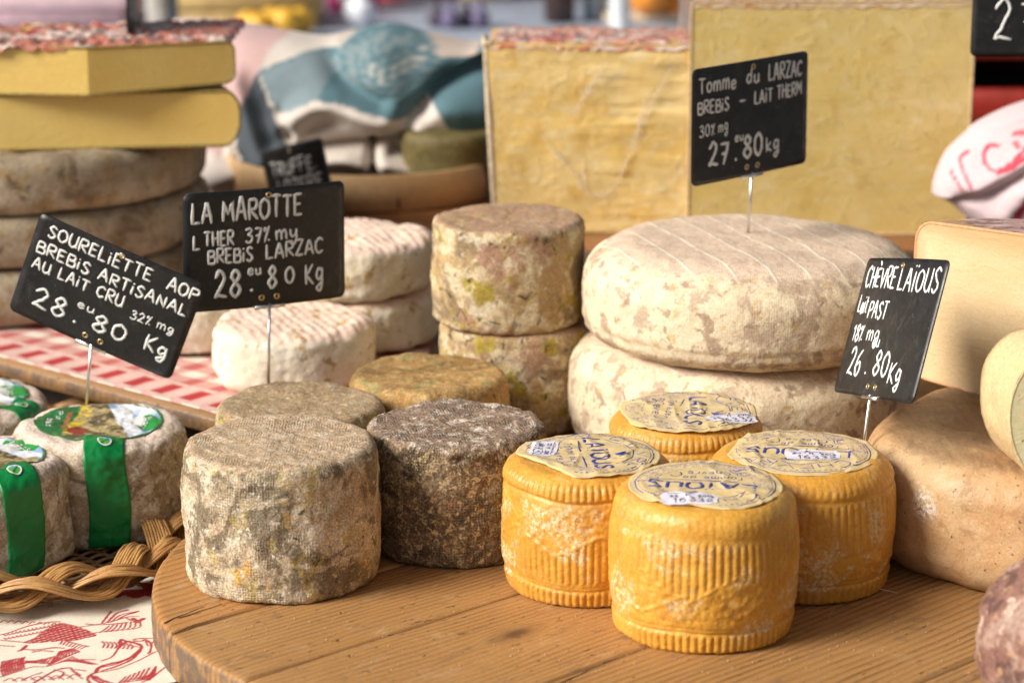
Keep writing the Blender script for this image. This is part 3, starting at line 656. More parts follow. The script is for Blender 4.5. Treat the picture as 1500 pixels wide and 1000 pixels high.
def yel_disp(kind, phase, collar):
    def f(P, N, th, t, sd):
        side = sstep(.8, .35, np.abs(N[..., 2])); rib = np.abs(np.sin(NR*th/2)); rib = rib**.7-.5
        wob = .03*fbm(np.stack([np.cos(th)*1.5, np.sin(th)*1.5, t*2], -1)+sd, 2)
        tt = t+wob
        d = .1*fbm(P/3+sd, 2)+.045*fbm(P/.8+sd, 3)
        d += side*.16*rib*sstep(.145, .115, tt)*sstep(-.02, .03, tt)
        for g0, w_, a in ((.15, .009, -.13), (.178, .008, -.07), (.835 if collar > .6 else .82, .012, -.12*collar)): d += side*a*np.exp(-((tt-g0)/w_)**2)
        d += side*(.09+.07*collar)*rib*sstep(.835, .87, tt)*sstep(1.04, .97, tt)*np.clip(collar+.1, 0, 1) + side*.08*collar*sstep(.83, .86, tt)
        a = np.mod((th+phase)*6/(2*np.pi), 1)-.5; V = .36+.20*np.abs(a)*2 if kind == 'low' else .60-.24*(1-np.abs(a)*2)
        body = sstep(.2, .23, tt)*sstep(.81, .77, tt)
        above = sstep(V-.0, V+.035, tt)
        reg = above if kind != 'up' else 1-sstep((.56-.16*np.abs(a)*2)-.02, (.56-.16*np.abs(a)*2)+.02, tt)
        line = np.exp(-((tt-(V if kind != 'up' else .58-.16*np.abs(a)*2))/.013)**2)+.8*np.exp(-((tt-(.62+.2*np.abs(a)*2 if kind == 'up' else .26+.16*(1-np.abs(a)*2)))/.013)**2)
        patch = .7+.3*sstep(-.25, .25, fbm(P/2.2+sd+3, 2))
        d += side*body*(.14*rib*reg*patch+.09*line*(.35+.65*sstep(-.2, .2, fbm(P/1.6+sd+7, 2))))
        d += side*body*(1-reg)*.1*fbm(P/.45+sd, 3)
        d += .1*np.clip(1-t/.03, 0, 1)*fbm(P/.35+sd, 2)
        return d
    return f
PAPER = Mat('label_paper', .5); _c = PAPER.mix(PAPER.ramp(PAPER.noise(.4, 3), .3, .7), (.7, .52, .24), (.62, .48, .27)); PAPER.color(PAPER.grit(_c, .06, 3.)); PAPER.bump(PAPER.noise(1.3, 4, .6, .6), .03); PAPER = PAPER.m
WPAPER = plain('sticker_paper', (.72, .69, .78), .45, .05); BLUE = plain('print_blue', (.035, .05, .26), .5, .2); BLUE2 = plain('print_violet', (.14, .11, .33), .5, .2); INKD = plain('stamp_ink', (.1, .08, .13), .6, .2)
def arc(cx, cy, r, a0, a1, n=40, wv=0, k=30): a = np.radians(np.linspace(a0, a1, n)); q = r+wv*np.sin(a*k); return np.c_[cx+q*np.cos(a), cy+q*np.sin(a)]
def round_write(text, r, a0, a1, h, seed=0):
    st = write(text, 0, 1, 0, h, seed=seed, jit=.02); out = []
    for P in st: a = np.radians(a0+(a1-a0)*P[:, 0]); rr = r+P[:, 1]; out.append(np.c_[rr*np.cos(a), rr*np.sin(a)])
    return out
def goat_label(wh, par, rr, ang, st_xy, st_rot, sd, chord, tilt=(0., 0.)):
    a = R(ang); r = np.random.default_rng(int(sd*10))
    def hz(x, y):
        P = np.stack([x, y, x*0+sd*3], -1); q = np.hypot(x, y)
        rid = (1-np.abs(fbm(P*np.array([.45, .25, 1])+1, 2))*3.2).clip(0, 1)**2; rid2 = (1-np.abs(fbm(P*np.array([.2, .55, 1])+9, 2))*3.2).clip(0, 1)**2
        z = wh.H+.17+.13*rid+.1*rid2+.05*fbm(P/.6, 2)+.1*sstep(3.8, 5.5, q)*fbm(P/1.5+5, 2)
        return z-.0*q-.16*sstep(rr-1.3, rr, q)+tilt[0]*x+tilt[1]*y
    def pl(p, off=.025):
        q = rot2(p, a); return np.c_[q, hz(q[:, 0], q[:, 1])+off], np.tile([0, 0, 1.], (len(q), 1))
    n = 150; ph = np.arange(n)*2*np.pi/n; edge = rr*(1+.006*fbm(np.c_[np.cos(ph)*2, np.sin(ph)*2, ph*0+sd], 2)); ks = np.r_[.003, np.linspace(.04, 1, 36)]
    X = ks[:, None]*edge*np.cos(ph); Y = ks[:, None]*edge*np.sin(ph)
    ca, cdist = chord; cn = np.array([math.cos(R(ca)), math.sin(R(ca))]); pr = X*cn[0]+Y*cn[1]; ex = np.maximum(pr-cdist*rr, 0); X = X-ex*cn[0]; Y = Y-ex*cn[1]
    Z = hz(X, Y)-.2*np.minimum(ex, .6); V = np.stack([X, Y, Z], -1).reshape(-1, 3)
    lab_o = o = mesh('paper_label', V, [grid_faces(len(ks), n, True), np.arange(n)[None, ::-1]], PAPER, par); m = o.modifiers.new('thickness', 'SOLIDIFY'); m.thickness = .03*S; m.offset = -1
    def ok(P): q = rot2(P, a); return (q@cn < (cdist-.06)*rr)
    def clip(L): return [P for P in L if ok(P).all()]
    k = rr
    big = [P for P in write('LA', -.66*k, -.2*k, .02*k, .25*k, seed=3, jit=.02)]+write('ÏOUS', -.1*k, .72*k, .02*k, .25*k, seed=4, jit=.02)
    ink('lettering', clip(big), pl, .15, BLUE, lab_o, n=5, flat=.2)
    rest = [arc(0, 0, .9*k, s, s+33, 14) for s in range(0, 360, 30)]+[arc(0, 0, .86*k, s, s+2.5, 3) for s in range(0, 360, 5)]+round_write('CHÈVRE', .66*k, 148, 34, .17*k)
    rest += [arc(0, .0, .62*k, 30, 150, 24), np.array([[-.62*k, -.06*k], [-.2*k, -.1*k], [.62*k, -.1*k]])]
    rest += write('Tomme de', -.5*k, .3*k, -.28*k, .12*k, jit=.02)+write('Chevre', -.3*k, .25*k, -.47*k, .12*k, jit=.02)
    for q in range(7): t = .4+.25*q; rest.append(np.array([[.1*k, .36*k], [.1*k+.13*k*math.cos(t), .36*k+.16*k*math.sin(t)], [.1*k+.2*k*math.cos(t+.3), .36*k+.22*k*math.sin(t+.3)]]))
    rest += [arc(.42*k, -.33*k, .09*k, 0, 360, 14)]
    # a goat's head with swept horns at the foot of the label
    gx, gy = -.45*k, -.52*k
    for s in ('0,0 .3,.5 .9,.6 1.3,.2 1.6,-.5 1.3,-.7 .8,-.3 .3,-.6 -.2,-1', '.3,.5 0,1.1 -.6,1.3 -1,1', '.6,.6 .5,1.3 0,1.6 -.7,1.7', '.3,.3 -.2,.4 -.5,.1 0,0', '.8,.25 .9,.3'):
        P = catmull([tuple(map(float, p.split(','))) for p in s.split()], 3)*.55+np.array([gx, gy]); rest.append(P)
    ink('lettering', clip(rest), pl, .062, BLUE, lab_o, n=4, flat=.25)
    orn = []
    for q in range(260):
        aa = R(r.uniform(168, 372)); q0 = r.uniform(.66, .86)*k; c = np.array([q0*math.cos(aa), q0*math.sin(aa)]); s0 = r.uniform(0, 6); L = r.uniform(.08, .22); tt = np.linspace(0, r.uniform(2, 5), 5)
        orn.append(c+np.c_[np.cos(s0+tt)*L*tt/3, np.sin(s0+tt)*L*tt/3])
    orn += [arc(0, 0, .63*k, 175, 365, 30, .012*k, 40), arc(0, 0, .95*k, 0, 350, 60)][:1]
    ink('ornament', clip(orn), pl, .034, BLUE2, lab_o, n=4, flat=.3)
    # white price sticker with stamped code
    sx, sy = st_xy; sw, sh = .36*k, .19*k; ph2 = np.linspace(0, 2*np.pi, 61)[:-1]
    o2 = np.c_[np.sign(np.cos(ph2))*np.abs(np.cos(ph2))**.45*sw, np.sign(np.sin(ph2))*np.abs(np.sin(ph2))**.45*sh]*(1+.03*np.sin(ph2*9))[:, None]
    def spl(p, off=.06): q = rot2(p, R(st_rot))+np.array([sx, sy]); return np.c_[q, hz(q[:, 0], q[:, 1])+off], np.tile([0, 0, 1.], (len(q), 1))
    ks2 = np.linspace(.01, 1, 8); V = np.vstack([spl(o2*kk)[0] for kk in ks2]); stk = mesh('sticker', V, [grid_faces(8, 60, True), np.arange(60)[None, ::-1]], WPAPER, lab_o)
    code = write('16332', -.2*k, .3*k, -.13*k, .13*k, jit=.02)+write('25  11  2015', -.25*k, .3*k, .03*k, .05*k, jit=.02)+[np.array([[-.28*k, .12*k], [0, .125*k], [.28*k, .12*k]])]
    ink('stamp', code, lambda p: spl(p, .085), .035, INKD, lab_o, n=4, flat=.3)
def yellow(label, x, y, Rad, H, kind, phase, collar, sd, lab, ct=1.0, ctz=1.1):
    t = thing('ribbed_goat_cheese', label, 'cheese', (x, y, 0), group='yellow ribbed goat cheeses with printed labels')
    wh = Wheel(Rad, H, ct, .35, .075, ctz=ctz, cbz=.35, ds=.1, nth=460, disp=yel_disp(kind, phase, collar), seed=sd)
    k = len(wh.s)*wh.nth; o = wh.build('waxed_rind', M_YEL, t, col=np.repeat(np.where((wh.z < H*.8) & (wh.z > H*.13), 1., .25), wh.nth)[:, None]*np.ones((k, 3)))
    goat_label(wh, t, *lab)
yellow('foremost yellow ribbed goat cheese, its printed label upside down', 12.95, 154.2, 6.2, 9.75, 'low', .25, .12, 1.3, (5.2, 172, (-1.3, -3.3), -4, 1.3, (-108, .84)), ct=1.0, ctz=1.15)
yellow('yellow ribbed goat cheese beside the darkest tomme, label reading down toward the viewer', 5.35, 162.3, 5.9, 9.3, 'up', -.1, 1., 2.3, (5.1, -84, (-3.1, 1.0), -97, 2.6, (-141, .76)))
yellow('yellow ribbed goat cheese at the right end of the group, against the orange wheel', 20.5, 163.4, 6.55, 9.2, 'low', .6, .45, 3.7, (5.35, 168, (.6, -1.5), -3, 3.1, (160, .9), (0., .0)), ct=1.3, ctz=1.4)
yellow('rearmost yellow ribbed goat cheese, in front of the lower big wheel', 13.1, 174.4, 5.75, 8.9, 'low', .1, .7, 5.1, (5.3, -98, (3.2, -2.2), 18, 4.4, (-170, .9)))

# ------------------------------------------------------------------ orange wheel, cut cheese, slab, purple cheese at the right
def orange_mat():
    m = Mat('rind_orange', .5); col = m.mix(m.ramp(m.noise(.14, 4, .6), .35, .65), (.52, .285, .125), (.49, .33, .175)); z = m.sep(m.raw)[2]
    col = m.mix(m.ramp(m.noise(.4, 5, .6, off=4), .5, .7, 0, .6), col, (.62, .42, .24)); col = m.mix(m.ramp(m.noise(1.4, 5, .65, .4, off=9), .62, .7, 0, .5), col, (.75, .62, .42))
    col = m.mix(m.ramp(m.noise(.5, 6, .7, .5, off=19), .53, .62, 0, .55), col, (.36, .19, .08)); col = m.mix(m.ramp(m.noise(2.6, 4, .6, off=25), .645, .68, 0, .8), col, (.1, .05, .03))
    d = m.n('VectorMath', operation='DISTANCE'); m.put(d.inputs[0], m.raw); d.inputs[1].default_value = (-10.2, -8.6, 5.9)
    col = m.mix(m.math('MULTIPLY', m.ramp(d.outputs['Value'], .5, 1.5, 1., 0.), m.ramp(m.noise(3.2, 4, .7), .42, .55)), col, (.82, .76, .66))
    nz = m.sep(m.geo())[2]; tm = m.ramp(nz, .75, .97, 0, .85); col = m.mix(m.math('MULTIPLY', tm, m.ramp(m.noise(2.2, 4, .7, vec=m.vscale(m.coords(), (1, .25, 1))), .3, .7, .5, 1.)), col, (.2, .12, .06))
    m.color(m.grit(col, .12, 6.)); m.bump(m.noise(.9, 7, .6, .5), .09); m.bump(m.noise(5, 3, .6), .018); m.p.inputs['Subsurface Weight'].default_value = .12; m.p.inputs['Subsurface Radius'].default_value = (.01, .005, .002)
    return m.m
M_OR = orange_mat()
wh = Wheel(13.2, 9.1, 2.4, 2.2, .025, ctz=2.6, cbz=2.3, ds=.26, disp=lumpy(.3, .08, .02, 6., 1.6), seed=6)
props(wh.build('orange_cheese_wheel', M_OR, loc=(39.3, 170.2, 0)), 'big smooth orange-brown wheel lying at the right edge of the board', 'cheese wheel')
def paste(name, a, b, rough=.38, sp=(.5, .3, .1), eyes=0, coat=.3, ridge=0., edge=None):
    m = Mat(name, rough); col = m.mix(m.ramp(m.noise(.12, 3), .35, .65), a, b); col = m.mix(m.ramp(m.noise(1.2, 4, .6, off=3), .6, .8, 0, .25), col, sp)
    m.color(m.grit(col, .05, 4.)); m.bump(m.noise(.9, 5, .6), .025)
    if edge:   # the paste ripens to peach towards the rind
        ex = m.math('MINIMUM', m.math('SUBTRACT', m.sep(m.raw)[0], .6), m.math('SUBTRACT', 12.5, m.sep(m.raw)[2])); col = m.mix(m.ramp(m.math('ADD', ex, m.math('MULTIPLY', m.noise(.5, 3), .5)), .2, 2.0, .75, 0.), col, edge); m.color(m.grit(col, .05, 4.))
    if eyes:
        e = m.ramp(m.voronoi(eyes), .1, .2, 1., 0.); em = m.math('MULTIPLY', e, m.ramp(m.noise(.6, 2), .5, .6)); m.color(m.mix(m.math('MULTIPLY', em, .5), m.grit(col, .05, 4.), (.5, .34, .12))); m.bump(em, -.08)
    m.bump(m.ramp(m.noise(.5, 4, .6, 1.2, vec=m.vscale(m.coords(), (1, 1, 2.5)), off=44), .45, .6), .012)
    m.p.inputs['Coat Weight'].default_value = coat; m.p.inputs['Coat Roughness'].default_value = .18; m.p.inputs['Subsurface Weight'].default_value = .25; m.p.inputs['Subsurface Radius'].default_value = (.02, .012, .004); m.p.inputs['Subsurface Scale'].default_value = .5
    return m.m
def wrap_rind(name, a, b, c, sc=.6, rough=.3):
    m = Mat(name, rough); col = m.mix(m.ramp(m.noise(sc, 5, .65, .5), .4, .6), a, b); col = m.mix(m.ramp(m.noise(sc*2.5, 4, .65, .8, off=5), .56, .66, 0, .8), col, c)
    m.color(m.grit(col, .2, 4.)); m.bump(m.noise(1.1, 4, .6, 1.5), .2); m.bump(m.voronoi(.9, feature='SMOOTH_F1'), .2); m.p.inputs['Coat Weight'].default_value = .7; m.p.inputs['Coat Roughness'].default_value = .12
    return m.m
def rr_outline(x0, x1, z0, z1, tl, tr, br, bl, n=7):
    o = []
    for cx, cz, r, a0 in ((x1-tr[0], z1-tr[1], tr, 0), (x0+tl[0], z1-tl[1], tl, 90), (x0+bl[0], z0+bl[1], bl, 180), (x1-br[0], z0+br[1], br, 270)):
        for a in np.radians(np.linspace(a0, a0+90, n)): o.append((cx+r[0]*math.cos(a), cz+r[1]*math.sin(a)))
    return o
t = thing('cut_cheese', 'half wheel of cream cheese with peach rind, resting on the big orange wheel', 'cheese', (31.0, 184.4, 9.15), (0, 0, math.atan2(-.80, .6)))
cutface('cut_face', 'rind', rr_outline(.6, 27, 0, 12.5, (1.6, 1.6), (2, 2), (1.5, 1.5), (1.6, 2.2)), 12.8, 0, (paste('paste_cream', (.68, .5, .28), (.74, .58, .36), sp=(.62, .42, .2), edge=(.62, .33, .15)), wrap_rind('rind_peach', (.42, .2, .12), (.34, .16, .11), (.6, .47, .4), .5, .2)), t,
        ring=14, warp=lambda V: np.c_[V[:, 0]+(V[:, 0]-13.5)*-.6*(np.clip(V[:, 1], 0, 13)/13)**2.2, V[:, 1], V[:, 2]*(1+.0055*V[:, 0]-.0045*V[:, 1])], sdisp=.22, nd=18)
# peach rim round the cut face
RIM = plain('rim_peach', (.62, .33, .16), .4, .15)
def resamp(outl, step=.3):
    o = np.array(outl, float); L = []
    for a, b in zip(o, np.roll(o, -1, 0)):
        n = max(1, int(np.hypot(*(b-a))/step)); L += [a+(b-a)*k/n for k in range(n)]
    return np.array(L+[L[0]])
def rim(outl, y, rad, mat, parent):
    o = resamp(outl); MB().tube(np.c_[o[:, 0], np.full(len(o), y), o[:, 1]], rad, 6, (0, 1, 0), .8, caps=False).build('rind_edge', mat, parent, smooth=True)
rim([(a, b*(1+.0055*a)) for a, b in rr_outline(.7, 26.9, .1, 12.4, (1.6, 1.6), (2, 2), (1.5, 1.5), (1.6, 2.2))], .05, .15, RIM, t)
t = thing('cut_cheese', 'pale straw cheese cut open with small eyes, at the right edge above the purple cheese', 'cheese', (42.3, 155.6, 9.3), (R(-4), R(-4), R(4)))
cutface('cut_face', 'rind', rr_outline(-8.6, 8.6, 0, 9.9, (3.6, 4.6), (3.6, 4.6), (4.2, 5.0), (4.2, 5.0), 9), 8, 0, (paste('paste_straw', (.76, .66, .36), (.8, .72, .44), eyes=1.3, coat=.5), plain('rind_straw', (.7, .52, .28), .45, .15, bump=.1, bs=1.2)), t, ring=18, sdisp=.15)
rim(rr_outline(-8.55, 8.55, .05, 9.85, (3.6, 4.6), (3.6, 4.6), (4.2, 5.0), (4.2, 5.0), 9), .05, .1, plain('rim_straw', (.66, .5, .26), .4, .15), t)
M_PURP = rind('rind_purple', (.25, .125, .095), [((.4, .27, .21), .4, .48, .58, 5, .5, .85), ((.11, .055, .045), .4, .51, .6, 5, .8, .85), ((.62, .46, .36), .6, .57, .63, 4, .3, .8), ((.5, .3, .16), .9, .58, .65, 4, .3, .6)], bump=.12, grit=.25, gscale=3.)
wh = Wheel(6.2, 9.8, 4.6, 3.5, .03, ctz=5.4, cbz=3.5, ds=.2, disp=lumpy(.25, .1, .04), seed=9)
props(wh.build('purple_rind_cheese', M_PURP, loc=(34.8, 138.9, .0)), 'rounded cheese with rough purple-brown rind in the bottom right corner', 'cheese')

# ------------------------------------------------------------------ wicker tray and the green-banded cheeses
def cane_mat():
    m = Mat('cane', .42); col = m.mix(m.ramp(m.noise(.5, 4, .6), .35, .65), (.52, .29, .1), (.42, .21, .07)); col = m.mix(m.ramp(m.noise(2., 4, .65, off=3), .6, .75, 0, .7), col, (.16, .075, .03)); col = m.mix(m.ramp(m.noise(1.1, 3, .6, off=13), .6, .75, 0, .5), col, (.68, .47, .22))
    m.color(m.grit(col, .15, 6.)); m.bump(m.noise(4., 3), .02); return m.m
CANE = cane_mat(); CANED = plain('cane_dark', (.27, .16, .075), .6, .3, 2.)
tray = thing('wicker_tray', 'round wicker tray with a thick plaited rim holding the green-banded cheeses', 'tray', (-43, 186, -3.1))
def rim_r(a): d = (math.degrees(a)+180) % 360-180; return 22.6+.9*sstep(-90, -55, d)*sstep(-30, -48, d)-4.9*sstep(-56, -18, d)*sstep(75, 40, d)
for s in range(3):
    for k in range(-4, 5):
        a = np.linspace(-np.pi, np.pi, 720); f = 8.; ph = a*f+s*2*np.pi/3
        env = 1+.0*a; lat = 1.6*np.sin(ph); ver = .8*np.sin(2*ph)
        # direction across the strand: the canes lie side by side in a flat ribbon
        dl = 1.6*np.cos(ph)*f; tx = (rim_r_arr := np.array([rim_r(q) for q in a])); ds_ = tx; L = np.hypot(dl, ds_)
        off = k*.235; rr = tx+lat+off*ds_/L; aa = a-off*dl/L/tx
        bulge = .16*(1-(k/4.5)**2); P = np.c_[rr*np.cos(aa), rr*np.sin(aa), 1.75+ver+bulge+.05*np.sin(a*37+k*1.7+s)+(0.03*rng.normal())]
        if k == -4: mb = MB()
        mb.tube(P, .128+.012*rng.normal(), 5, (0, 0, 1), caps=False)
    mb.build('plait_strand', CANE, tray, smooth=True)
wv = MB()
for i in range(34):
    r0 = 1.+i*.53; a = np.linspace(0, 2*np.pi, int(50+i*11)); P = np.c_[r0*np.cos(a), r0*np.sin(a), .3+.17*np.sin(a*30+(i % 2)*np.pi)]; wv.tube(P, .2, 5, (0, 0, 1), .7, caps=False)
for i in range(60):
    a = i*np.pi/30; wv.tube([(1*math.cos(a), 1*math.sin(a), .28), (rim_r(a)*math.cos(a), rim_r(a)*math.sin(a), .32)], .16, 5)
for i in range(10):
    a = np.linspace(0, 2*np.pi, 400); q = np.array([rim_r(v) for v in a])-.3+i*.05; wv.tube(np.c_[q*np.cos(a), q*np.sin(a), .45+i*.16+.09*np.sin(a*60+(i % 2)*np.pi)], .14, 5, (0, 0, 1), caps=False) if i < 8 else None
props(wv.build('woven_base', CANED, tray, smooth=True), kind='stuff')

M_GR = rind('rind_white_grey', (.42, .33, .235), [((.66, .58, .46), .4, .48, .57, 5, .6, .9), ((.22, .16, .1), .35, .52, .6, 6, .8, .85), ((.36, .27, .15), .6, .54, .62, 5, .3, .7), ((.72, .66, .56), 1.3, .55, .64, 4, .3, .6), ((.12, .085, .05), .9, .6, .66, 5, .4, .75)],
            bump=.16, bscale=1.5, grit=.26, top=((.74, .6, .5), .5, .1, .4, .9))
GREEN = Mat('band_green', .42); GREEN.color(GREEN.mix(GREEN.noise(.3, 3), (.0, .17, .035), (.0, .22, .05))); GREEN.bump(GREEN.noise(.35, 3, .5, 1.), .3); GREEN = GREEN.m
LABV = vcol_mat('label_print', .35, 1., .03)
WHITE = plain('print_white', (.75, .74, .7), .5, .05)
def paint_label(x, y):
    P = np.stack([x*4, y*4, x*0], -1); n1 = fbm(P, 4); n2 = fbm(P*3+9, 3); mixc = lambda c, d, f: c*(1-f[..., None])+np.array(d)*f[..., None]
    c = np.ones(x.shape+(3,))*np.array([.42, .33, .16]); c = mixc(c, (.12, .09, .05), sstep(-.05, .2, n1)); c = mixc(c, (.5, .42, .2), sstep(.1, .3, n2)*.6)
    sk = sstep(.0, .03, y-.28-.22*x-.05*n1); skc = np.ones(x.shape+(3,))*np.array([.3, .42, .66]); skc = mixc(skc, (.8, .82, .86), sstep(-.1, .25, fbm(P*np.array([.6, 1.3, 1])+2, 3)+.25*(.75-y))); c = c*(1-sk[..., None])+skc*sk[..., None]
    c = mixc(c, (.02, .16, .05), sstep(.02, -.02, y+.42+.12*np.sin(x*2.2))); fl = sstep(.12, .06, np.abs(y+.33+.12*np.sin(x*2.2)))*sstep(-.05, .05, n2+.08)*sstep(.75, .6, x); c = mixc(c, (.75, .52, .02), fl)
    c = mixc(c, (.4, .15, .06), sstep(.045, .03, np.abs(y+.5+.1*x))*sstep(.5, .4, np.abs(x+.1)))
    e = ((x-.12)/.36)**2+((y-.76)/.2)**2; c = mixc(c, (.02, .3, .06), sstep(1.05, .95, e)); e = ((x-.0)/.26)**2+((y-.62)/.12)**2; c = mixc(c, (.75, .72, .68), sstep(1.05, .95, e)); c = mixc(c, (.35, .33, .33), sstep(.08, .04, np.abs(e-.6)))
    e = ((x-.48)/.27)**2+((y+.3)/.17)**2; c = mixc(c, (.33, .04, .03), sstep(1.04, .96, e)); c = mixc(c, (.2, .02, .02), sstep(.08, .03, np.abs(e-.62)))
    q = np.hypot(x, y); return mixc(c, (.03, .2, .06), sstep(.955, .97, q))
def banded(label, x, y, Rad, H, sd, lrot, lr, phi, lc=(0, 0), bw=1.6):
    t = thing('banded_sheep_cheese', label, 'cheese', (x, y, -2.5), group='grey cheeses with a green band and picture label')
    wh = Wheel(Rad, H, 1.3, .7, .03, ctz=1.1, disp=lumpy(.28, .1, .04), seed=sd, ds=.18); wh.build('rind', M_GR, t)
    ks = np.linspace(.005, 1, 70); n = 220; ph = np.arange(n)*2*np.pi/n; X = ks[:, None]*np.cos(ph); Y = ks[:, None]*np.sin(ph)
    q = rot2(np.stack([X, Y], -1).reshape(-1, 2)*lr, R(lrot))+np.array(lc); rr_ = np.hypot(*q.T)
    def tz(q, off):
        P, N = wh.top(q, 0.); dr = np.hypot(*q.T); return np.c_[q, P[:, 2]+off]
    V = tz(q, .09); o = mesh('picture_label', V, [grid_faces(70, n, True), np.arange(n)[None, ::-1]], LABV, t, col=paint_label(X, Y).reshape(-1, 3))
    pl = lambda p: (tz(rot2(p*lr, R(lrot))+np.array(lc), .11), np.tile([0, 0, 1.], (len(p), 1)))
    ink('lettering', write('elizas', -.12, .4, .74, .13, slope=-.25, jit=.02)+write('Pur', -.5, -.15, -.66, .1, jit=.02)+write('brebis', -.2, .3, -.8, .1, jit=.02), pl, .045, WHITE, o, n=4, flat=.3)
    # band: over the rim and down the flank
    a0, a1 = wh.s[np.argmax(wh.z > .25)], float(wh.arc_of_radius(lr*.86)); A, Wd = np.meshgrid(np.linspace(a0, a1, 70), np.linspace(-bw, bw, 16), indexing='ij')
    r_ = np.interp(A, wh.s, wh.r); P, N = wh.at(R(phi)+np.arctan2(Wd+.12*np.sin(A*.8), r_), A, .0); P2 = P+N*(.1+.07*fbm(P/1.8+sd, 2)[..., None])
    F = grid_faces(70, 16); o = mesh('green_band', P2.reshape(-1, 3), [F], GREEN, t); m = o.modifiers.new('thickness', 'SOLIDIFY'); m.thickness = .03*S
    # round emblem on the shoulder
    ac = wh.s[np.argmax(wh.s > float(wh.arc_of_radius(Rad-.75)))]; k2 = np.linspace(.01, 1, 8); p2 = np.arange(40)*2*np.pi/40
    U = k2[:, None]*np.cos(p2)*.52; W2 = k2[:, None]*np.sin(p2)*.52; r_ = np.interp(ac+W2, wh.s, wh.r)
    P, N = wh.at(R(phi)+np.arctan2(U, r_), ac-.35+W2, 0.); P = P+N*(.21+.07*fbm(P/1.8+sd, 2)[..., None])
    c = np.ones(U.shape+(3,))*np.array([.8, .8, .78]); q = np.hypot(U, W2)/.52; c[(q < .78)] = (.15, .4, .7); c[(q < .78) & (W2 < .1-U*.5)] = (.1, .4, .05); c[(q < .78) & (np.abs(W2+.1-U*.8) < .09)] = (.02, .16, .04)
    mesh('emblem', P.reshape(-1, 3), [grid_faces(8, 40, True)], LABV, o, col=c.reshape(-1, 3))
banded('grey cheese with green band standing closest to the board, its whole picture label visible', -32.5, 182.1, 6.85, 8.3, 1.5, -82, 5.0, -76)
banded('nearest green-banded cheese, cut off by the left edge of the picture', -40.4, 174.6, 6.9, 7.9, 2.9, -35, 5.0, -50)
banded('green-banded cheese furthest back in the tray, under the leaning sign', -45.6, 191.6, 7.4, 7.6, 4.2, -60, 5.6, -24)
# ------------------------------------------------------------------ raised stand with the checked cloth
EA = np.array([.768, -.640]); EN = np.array([.640, .768]); E0 = np.array([-25., 192.6])
STANDW = wood('stand_wood', (.42, .24, .1), (.34, .18, .07), (.16, .075, .03), line=.5)
st = thing('raised_wooden_stand', 'low wooden stand under the red checked cloth, its front edge showing', 'display stand')
pts = [(-80, 238.4), (-52, 215.1), (-25, 192.6), (-21, 191.9), (-13.5, 193.6), (-8.6, 198.8), (-7.4, 204), (-7.4, 232), (-30.6, 232), (-30.6, 262), (-80, 262)]
n = len(pts); V = [(x, y, 1.7) for x, y in pts]+[(x, y, 2.8) for x, y in pts]+[(x*.996-.05, y*.9995+.12, 3.0) for x, y in pts]
mesh('stand_top', V, [list(range(n))[::-1], list(range(2*n, 3*n))]+[[i, (i+1) % n, n+(i+1) % n, n+i] for i in range(n)]+[[n+i, n+(i+1) % n, 2*n+(i+1) % n, 2*n+i] for i in range(n)], STANDW, st, smooth=False)
for x, y in ((-60, 236), (-60, 256), (-35, 214), (-34, 256), (-14, 206), (-12, 227)): MB().box((x, y, -.72), (3, 3, 4.8)).build('foot', STANDW, st)
def m_check():
    m = Mat('checked_cloth', .85); u, v, _ = m.sep(m.uv()); P = 3.6
    su = m.ramp(m.math('ABSOLUTE', m.math('SINE', m.math('MULTIPLY', u, math.pi/P))), .78, .82); sv = m.ramp(m.math('ABSOLUTE', m.math('SINE', m.math('MULTIPLY', m.math('ADD', v, .15), math.pi/P))), .62, .68)
    wu = m.math('SINE', m.math('MULTIPLY', u, 2*math.pi/.22)); wv2 = m.math('SINE', m.math('MULTIPLY', v, 2*math.pi/.22)); th = m.ramp(m.math('MULTIPLY', wu, wv2), -.4, .4, .15, .85)
    cream, red = (.8, .7, .6), (.46, .012, .02)
    col = m.mix(m.math('MULTIPLY', su, th), cream, red); col = m.mix(m.math('MULTIPLY', sv, m.math('SUBTRACT', 1., th)), col, red)
    bord = m.math('MULTIPLY', m.ramp(v, .15, .2), m.ramp(v, 4.3, 4.4, 1., 0.)); thin = m.math('MULTIPLY', m.ramp(m.math('ABSOLUTE', m.math('SINE', m.math('MULTIPLY', u, math.pi/P))), .5, .55), .55)
    bc = m.mix(m.math('MULTIPLY', th, .62), cream, (.6, .06, .08)); bc = m.mix(m.math('MULTIPLY', m.math('MULTIPLY', su, .97), m.math('MULTIPLY', m.ramp(v, .9, 1.), m.ramp(v, 3.6, 3.7, 1., 0.))), bc, red); bc = m.mix(m.math('MULTIPLY', m.math('SUBTRACT', thin, m.math('MULTIPLY', su, .5)), th), bc, (.62, .1, .12))
    col = m.mix(bord, col, bc); m.color(m.grit(col, .1, 5.)); m.bump(th, .025); m.bump(m.noise(.35, 3), .25); return m.m
def cloth_fn(s, d):
    dd = d+1.0+np.clip(s-.5, 0, 20)*1.02*np.exp(-d/14); X = E0[0]+EA[0]*s+EN[0]*dd; Y = E0[1]+EA[1]*s+EN[1]*dd; X = np.minimum(X, -7.7+.003*d); Y = np.minimum(Y, 260)
    Y = np.where(X > -31, np.minimum(Y, 231), Y)
    Z = 3.2+.12*fbm(np.stack([s/5, d/4, s*0], -1), 2)*sstep(0, 3, d)+.03*fbm(np.stack([s/1.2, d/1.2, s*0+4], -1), 2)+.04*np.exp(-d/.3)
    return np.stack([X, Y, Z], -1)
o = sheet('checked_cloth', np.linspace(-66, 8.4, 220), np.r_[np.linspace(0, 4, 24), np.linspace(4.4, 50, 90)], cloth_fn, m_check(), thick=.12)
